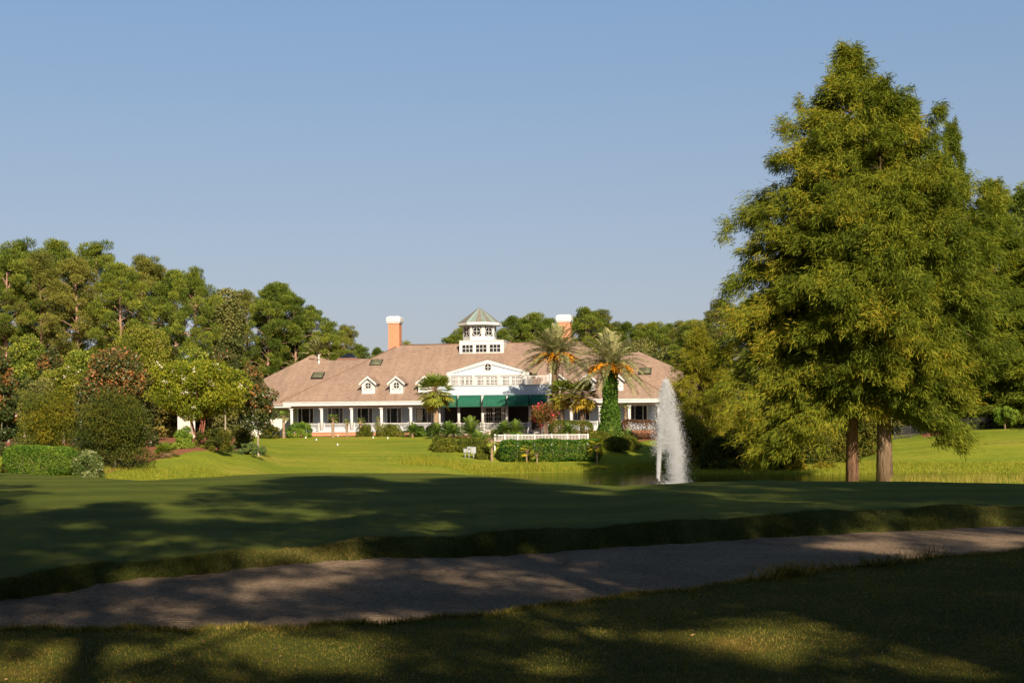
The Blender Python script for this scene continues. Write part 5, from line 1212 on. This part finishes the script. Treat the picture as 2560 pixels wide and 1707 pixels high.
# date palms
def date_palm(lab, px, D, yc, rpx, seed, ivy=False):
    rng = np.random.default_rng(seed); x, y, g = pos(px, D, 1000); H = P(px, yc, D)[2] - g; r = rpx / FOC * D
    o = empty('date_palm', (x, y, g)); tag(o, lab, 'palm', 'tall date palms')
    palm_trunk(rng, H, .40, .36, 0.1).build('trunk', M['bark_palm'], o)
    q, rn, rb = pinnate(rng, 90, r * 1.18, .62, .07, (88, -22), 54, .40, .35, .14)
    c = link('fronds', np_mesh('fronds', q, 4, M['date'], rn), o); c.location = (.1, 0, H + .1); s = rb.build('stalks', M['date'], o); s.location = c.location
    mb = MB(); mb.tube([(.1, 0, H - 1.3), (.1, 0, H - .7), (.1, 0, H + .15)], [.40, .62, .45], 12, True, .12, rng); mb.build('boot', M['bark_palm'], o)
    n = 11; Q = []
    for i in range(n):
        a = i * .42 + rng.uniform(-.2, .2) + math.pi * .82; m = 210; t = rng.random(m); rr = .5 + 1.55 * t
        p_ = np.stack([.1 + rr * math.cos(a) + rng.normal(size=m) * .16 * t, rr * math.sin(a) + rng.normal(size=m) * .16 * t, H + .15 + .45 * t - 1.25 * t ** 2 + rng.normal(size=m) * .2 * t], -1)
        Q.append(leaf_quads(p_, np.array((math.cos(a), math.sin(a), -.8)) + rand_dir(rng, m) * .6, rand_dir(rng, m), .24, .085))
    Q = np.concatenate(Q); link('fruit_stalks', np_mesh('fruit', Q, 4, M['fruit'], rng.random(len(Q) // 4)), o)
    if ivy:
        m = 9000; t = rng.random(m) ** 1.2; hh = t * (H - .5); rad = np.interp(hh, [0, 1.2, 2.4, 4.5, H - .5], [1.25, 1.12, .85, .62, .75]) * (.78 + .22 * rng.random(m)) * (1 + .12 * np.sin(hh * 3.1))
        a = rng.random(m) * 6.283; d = np.stack([np.cos(a), np.sin(a), np.zeros(m)], -1)
        p_ = d * rad[:, None] + np.stack([np.full(m, .05), np.zeros(m), hh], -1)
        q = leaf_quads(p_, d * .5 + rand_dir(rng, m) * .8 + (0, 0, -.2), d + rand_dir(rng, m) * .7, .2 * rng.uniform(.7, 1.3, m), .14)
        link('ivy', np_mesh('ivy', q, 4, M['ivy'], rng.random(m)), o)
    return o
date_palm('tall date palm with bare patterned trunk and orange fruit stalks', 1387, 147, 888, 84, 171)
date_palm('tall date palm with ivy covered trunk and orange fruit stalks', 1524, 141, 915, 98, 172, True)

# shrubs and trees on the right bank
for i, (px, D, w, yt, yb, mat, lab) in enumerate([
    (1735, 112, 110, 1030, 1160, 'golden_shrub', 'golden green bush on the bank right of the fountain'),
    (1800, 118, 120, 1000, 1150, 'yellow_tree', 'yellow green bush with layered branches below the small cypress'),
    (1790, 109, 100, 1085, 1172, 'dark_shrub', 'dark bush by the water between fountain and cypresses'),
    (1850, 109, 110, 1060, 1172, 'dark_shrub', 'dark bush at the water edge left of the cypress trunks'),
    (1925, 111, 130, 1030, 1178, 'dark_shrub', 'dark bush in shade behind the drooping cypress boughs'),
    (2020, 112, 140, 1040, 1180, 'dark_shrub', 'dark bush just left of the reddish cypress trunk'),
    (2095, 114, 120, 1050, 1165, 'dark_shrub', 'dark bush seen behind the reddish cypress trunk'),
    (1970, 106.5, 110, 1120, 1190, 'golden_shrub', 'drooping golden bush overhanging the pond'),
    (2060, 107, 60, 1155, 1200, 'golden_shrub', 'small golden sapling at the water by the cypress trunk'),
    (2170, 122, 80, 1000, 1125, 'dark_shrub', 'dark bush between the two cypress trunks'),
    (1880, 135, 200, 900, 1110, 'oak', 'dark oak behind the lower left cypress boughs'),
    (2060, 140, 220, 880, 1110, 'oak', 'dark oak behind the cypress trunks'),
    (2250, 145, 170, 930, 1100, 'oak', 'dark oak behind the right lawn top beside the iron fence'),
]):
    bush('tree' if i > 9 else 'bank_shrub', lab, 'tree' if i > 9 else 'shrub', px, D, w, yt, yb, mat, 6500 if i not in (8,) else 1500, .2 if i < 10 else .3, .08 if i < 10 else .16, 20, seed=200 + i, group='bushes on the right bank', trunk=i > 9)
for i, (px, D, w, yt, yb, mat, lab) in enumerate([
    (2505, 141, 150, 800, 1035, 'palmetto', 'vine draped tree with bright leaves at the right edge'),
    (2420, 145, 130, 930, 1085, 'hedge', 'green tree behind the left stretch of the iron fence'),
    (2340, 143, 110, 950, 1090, 'hedge', 'green bush where the iron fence starts'),
    (2470, 146, 200, 1020, 1092, 'dark_shrub', 'dark shrubbery behind the iron fence near the pale stem'),
    (2570, 148, 140, 960, 1092, 'dark_shrub', 'dark shrubbery behind the iron fence at the right edge'),
]):
    bush('tree' if i < 3 else 'fence_shrub', lab, 'tree' if i < 3 else 'shrub', px, D, w, yt, yb, mat, 8000, .26, .15, 22, seed=230 + i, group='trees behind the iron fence', trunk=i < 3, lrv=.5)
bush('crape_myrtle', 'small tree with pale bare stem in front of the iron fence', 'tree', 2512, 136.5, 80, 1010, 1062, 'hedge', 2200, .18, .09, 12, seed=240, bark='bark_pale')
bush('clipped_shrub', 'low brownish mound at the right edge by the fence', 'shrub', 2550, 134.5, 60, 1074, 1092, 'clipped', 2600, .11, .06, 8, seed=241, trunk=False, group='clipped shrubs')

# ------------------------------------------------------------------ grasses
def blades(name, label, X, Y, h, w, mat, seed, lean=.35, rn=None):
    rng = np.random.default_rng(seed); n = len(X); Z = zfun(X / Y, Y)
    b = np.stack([X, Y, Z - .005], -1); a = rng.random(n) * 6.283; s = np.stack([np.cos(a), np.sin(a), np.zeros(n)], -1)
    hh = h * rng.uniform(.55, 1.25, n); ww = w * rng.uniform(.7, 1.3, n)
    tip = b + np.stack([rng.normal(size=n) * lean * hh, rng.normal(size=n) * lean * hh, hh], -1)
    v = np.stack([b - s * ww[:, None] / 2, b + s * ww[:, None] / 2, tip], 1)
    o = link(name, np_mesh(name, v, 3, M[mat], rng.random(n) if rn is None else rn)); tag(o, label, kind='stuff'); return o
rng = np.random.default_rng(900)
n = 330000; u = rng.uniform(-.372, .372, n); Dd = np.sqrt(rng.uniform(9.0 ** 2, 22.0 ** 2, n)); keep = Dd < f_Df(u) - .0 + rng.normal(size=n) * .04
u, Dd = u[keep], Dd[keep]
blades('turf_grass', 'short mown turf in the foreground before the bunker', u * Dd, Dd, .022, .007, 'turf', 901, .55)
n = 9000; u = rng.uniform(-.37, .37, n); Dd = f_Df(u) + rng.normal(size=n) * .05 - .05; blades('edge_grass', 'ragged grass fringe on the near edge of the bunker', u * Dd, Dd, .055, .008, 'turf', 902, .5)
n = 70000; u = rng.uniform(-.372, .372, n); t = rng.random(n); Dd = f_Db(u) - .03 + (f_Dl(u) - f_Db(u) + .5) * t; blades('lip_grass', 'long dry grass with painted sun patches hanging on the far lip of the bunker', u * Dd, Dd, (.04 + .055 * np.clip(_lw(u + .03) + .3, 0, 1)) * (1 - .4 * t), .010, 'lip', 903, .7, np.clip(rng.random(n) * .8 + .42 * np.exp(-((HX + u * FOC - 770) / 190) ** 2) + .3 * np.exp(-((HX + u * FOC - 2470) / 130) ** 2), 0, 1))  # blades tinted more golden at two spots to stand in for sun patches
n = 90; c = np.concatenate([rng.uniform(.165, .30, 60), rng.uniform(.18, .2, 30)]); u = np.repeat(c, 9) + rng.normal(size=n * 9) * .0012; Dd = f_Df(u) - .1 + np.repeat(rng.normal(size=n) * .08, 9); blades('tuft_grass', 'taller grass tufts on the right bunker edge', u * Dd, Dd, .16, .012, 'turf', 904, .5)
n = 1500; u = rng.uniform(-.37, .37, n); t = rng.random(n); Dd = np.where(t < .72, f_Df(u) + .4 + (f_Db(u) - f_Df(u) - .4) * rng.random(n) ** .8, 9.6 + rng.random(n) * 5); Z = zfun(u, Dd) + .006 + np.where(Dd < f_Df(u), .02, 0)
q = leaf_quads(np.stack([u * Dd, Dd, Z], -1), np.concatenate([rng.normal(size=(n, 2)), rng.normal(size=(n, 1)) * .25], 1), np.array((0, 0, 1.)) + rng.normal(size=(n, 3)) * .3, rng.uniform(.02, .07, n), rng.uniform(.006, .02, n))
M['litter'] = mat_leaf('leaf_litter', [(0, (.05, .03, .015)), (.6, (.16, .09, .04)), (1, (.32, .2, .09))], .1)
tag(link('leaf_litter', np_mesh('leaf_litter', q, 4, M['litter'], rng.random(n))), 'fallen pine needles and dry leaves scattered on the sand and turf', kind='stuff')
# left rough strip
n = 60000; u = rng.uniform(-.37, -.09, n); Dd = f_Dc(u) + 5 + rng.random(n) * 34; blades('rough_grass', 'taller rough grass beyond the left edge of the green', u * Dd, Dd, .16, .03, 'rough', 905)
# far bank
n = 60000; u = rng.uniform(U(930), U(1760), n); Dd = 108.5 + rng.random(n) * 10; z = zfun(u, Dd); k = (z > .03) & (rng.random(n) < np.clip((HX + u * FOC - 940) / 260, 0, 1) ** 1.3) & (Dd < 112.5 + 5 * rng.random(n)); u, Dd = u[k], Dd[k]
hh = .13 + .20 * rng.random(len(u)) ** 3 + .42 * (np.sin(u * 120) * np.sin(u * 47 + 1) > .1) * rng.random(len(u)); blades('bank_grass', 'tall bright grass along the far pond bank', u * Dd, Dd, hh, .035, 'rough', 906)
n = 26000; u = rng.uniform(U(1640), U(2640), n); Dd = 101 + rng.random(n) * 10; z = zfun(u, Dd); k = (z > -.08) & (z < .62); u, Dd = u[k], Dd[k]; blades('bank_grass', 'grass fringe along the right pond bank', u * Dd, Dd, .22, .035, 'rough', 907)
n = 5200; u = rng.uniform(U(2225), U(2640), n); Dd = 66 + rng.random(n) * 23; k = rng.random(n) < .25 + .75 * (np.sin(u * 160) > -.2); u, Dd = u[k], Dd[k]; blades('reed_grass', 'golden reeds between the right mound and the pond', u * Dd, Dd, .46, .02, 'reed', 908, .25)

# ------------------------------------------------------------------ trees behind and beside the viewer that shade the foreground or block its sky light
SUN_AZ, SUN_EL = 165.0, 28.0
shade = [
    (6.98, -2.5, 27.96, 2, 0.92, 0.16), (20.02, -12.05, 20.62, 0, 1.07, 8.36), (-6.45, -11.48, 29.5, 3, 1.29, 2.67), (-1.36, -19.21, 22.26, 1, 1.08, 2.9),
    (18.84, -30.97, 27.98, 1, 1.3, 2.81), (22.48, -13.47, 22.76, 1, 0.73, -1.3), (18.37, -6.76, 18.2, 2, 0.54, 4.34), (12.05, -4.59, 28.6, 3, 0.71, 1.89),
    (9.21, -31.39, 23.06, 2, 0.68, 2.67), (45.8, -13.12, 15.29, 4, 1.16, 0.47), (26.23, -16.24, 21.92, 0, 0.8, 0.86), (-2.85, -11.21, 22.35, 1, 1.04, 2.83),
    (2.47, -32.82, 27.82, 1, 0.92, 4.42), (25.81, -5.06, 29.37, 2, 1.3, 3.37), (-5.16, -2.99, 22.68, 4, 0.75, 0.96), (15.99, -25.97, 22.03, 2, 1.24, 7.18),
    (6.84, -19.79, 16.91, 1, 1.3, -0.28), (35.85, -23.37, 28.42, 4, 1.14, 5.57), (20.9, -14.66, 22.08, 4, 1.13, 2.56), (25.28, -2.89, 29.47, 5, 0.93, 1.61),
    (31.93, -2.5, 29.46, 3, 1.08, 2.39), (10.39, -15.94, 15.21, 3, 0.82, 4.75), (10.8, -3.29, 13.79, 1, 1.3, 4.98), (10.29, -2.5, 24.87, 4, 1.01, 2.22),
    (-1.66, -25.44, 29.05, 3, 1.3, 1.85), (14.67, -31.0, 23.03, 5, 1.21, 5.2), (9.26, -14.76, 13.95, 4, 0.86, 7.15), (2.76, -21.41, 18.67, 3, 0.89, 5.1),
    (11.19, -9.35, 15.25, 2, 1.06, 1.61), (9.51, -33.47, 24.05, 4, 1.01, 6.46), (0.62, -25.94, 28.08, 1, 0.97, -2.31), (21.39, -4.25, 29.33, 3, 1.24, 7.46),
    (17.66, -9.96, 19.19, 0, 0.79, 5.67), (18.14, -26.18, 26.46, 1, 1.17, 5.74), (16.23, -11.88, 19.98, 3, 0.45, 6.0), (13.2, -16.68, 19.76, 2, 0.83, 7.52),
    (13.9, -29.09, 21.87, 5, 1.25, -1.56), (9.53, -34.43, 24.63, 2, 0.91, 7.37), (27.84, -24.48, 28.24, 2, 1.01, 6.03), (0.12, -30.05, 18.14, 5, 0.8, 6.11),
    (2.37, -9.89, 24.16, 4, 0.64, 7.19), (9.72, -21.72, 19.25, 1, 0.45, 8.81), (6.19, -7.84, 15.88, 3, 1.02, 2.7), (6.02, -17.1, 15.77, 3, 0.83, 2.86),
    (10.54, -2.5, 22.89, 2, 0.56, 2.08), (-5.48, -12.29, 28.33, 1, 1.3, -0.26)]
shade += [(-9, 2, 24, 5, 1.2, .7), (-12, 8, 25, 1, 1.2, .7), (-14.5, 14, 24, 5, 1.2, .7), (-18, 21, 25, 1, 1.2, .7), (-22, 29, 25, 5, 1.2, .7), (-20, 12, 26, 4, 1.2, .7), (-15, 2, 25, 1, 1.2, .7)]  # unseen left pines, added only to block sky light and darken the shade
for i, (x, y, H, v, wd, rz) in enumerate(shade):
    pine(x, y, H, f'tall unseen pine beside the viewer blocking light from the foreground, {ords[i]} of the row', 'pines shading the foreground', v, rz, wd, 0.0)

# ------------------------------------------------------------------ light, sky, camera
world = bpy.data.worlds.new('World'); scene.world = world; world.use_nodes = True
nt = world.node_tree; bg = nt.nodes['Background']; sky = nt.nodes.new('ShaderNodeTexSky'); sky.sky_type = 'NISHITA'; sky.sun_disc = False
sky.sun_elevation = R(SUN_EL); sky.sun_rotation = R(SUN_AZ); sky.altitude = 0; sky.air_density = 1.0; sky.dust_density = 1.2; sky.ozone_density = 2.0
sx = nt.nodes.new('ShaderNodeSeparateXYZ'); nt.links.new(coords(nt, 'Generated'), sx.inputs[0])
hz = mixc(nt, ramp(nt, sx.outputs[2], [(0, (.45, .45, .45)), (.3, (.42, .42, .42)), (.7, (0, 0, 0))]), sky.outputs[0], (4.6, 5.1, 6.3))
hz = mixc(nt, 1.0, hz, ramp(nt, sx.outputs[2], [(.0, (1.0, .88, .90)), (.1, (.98, .92, .94)), (.17, (.94, .955, .98)), (.28, (.80, .97, 1.08))]), 'MULTIPLY'); nt.links.new(hz, bg.inputs[0]); bg.inputs[1].default_value = .05
sd = bpy.data.lights.new('sun', 'SUN'); sd.energy = 5.0; sd.angle = R(.5); sd.color = (1.0, .86, .66)
so = bpy.data.objects.new('sun', sd); col.objects.link(so)
az, el = R(SUN_AZ), R(SUN_EL); to_sun = Vector((math.sin(az) * math.cos(el), math.cos(az) * math.cos(el), math.sin(el)))
so.rotation_euler = to_sun.to_track_quat('Z', 'Y').to_euler(); so.location = to_sun * 60
cam = bpy.data.cameras.new('camera'); co = bpy.data.objects.new('camera', cam); col.objects.link(co)
cam.sensor_width = 36; cam.lens = 36 * FOC / 2560; cam.shift_y = (HY - 853.5) / 2560; cam.clip_start = .1; cam.clip_end = 6000
co.matrix_world = Matrix.Translation((0, 0, CZ)) @ Matrix.Rotation(R(90), 4, 'X') @ Matrix.Rotation(-PHI, 4, 'Z')
scene.camera = co
scene.render.engine = 'CYCLES'
scene.cycles.max_bounces = 6; scene.cycles.diffuse_bounces = 3; scene.cycles.glossy_bounces = 3; scene.cycles.transmission_bounces = 4; scene.cycles.transparent_max_bounces = 12
scene.cycles.use_denoising = True
scene.view_settings.view_transform = 'Standard'; scene.view_settings.look = 'None'; scene.view_settings.exposure = .95; scene.view_settings.gamma = 1.0
scene.view_settings.use_curve_mapping = False
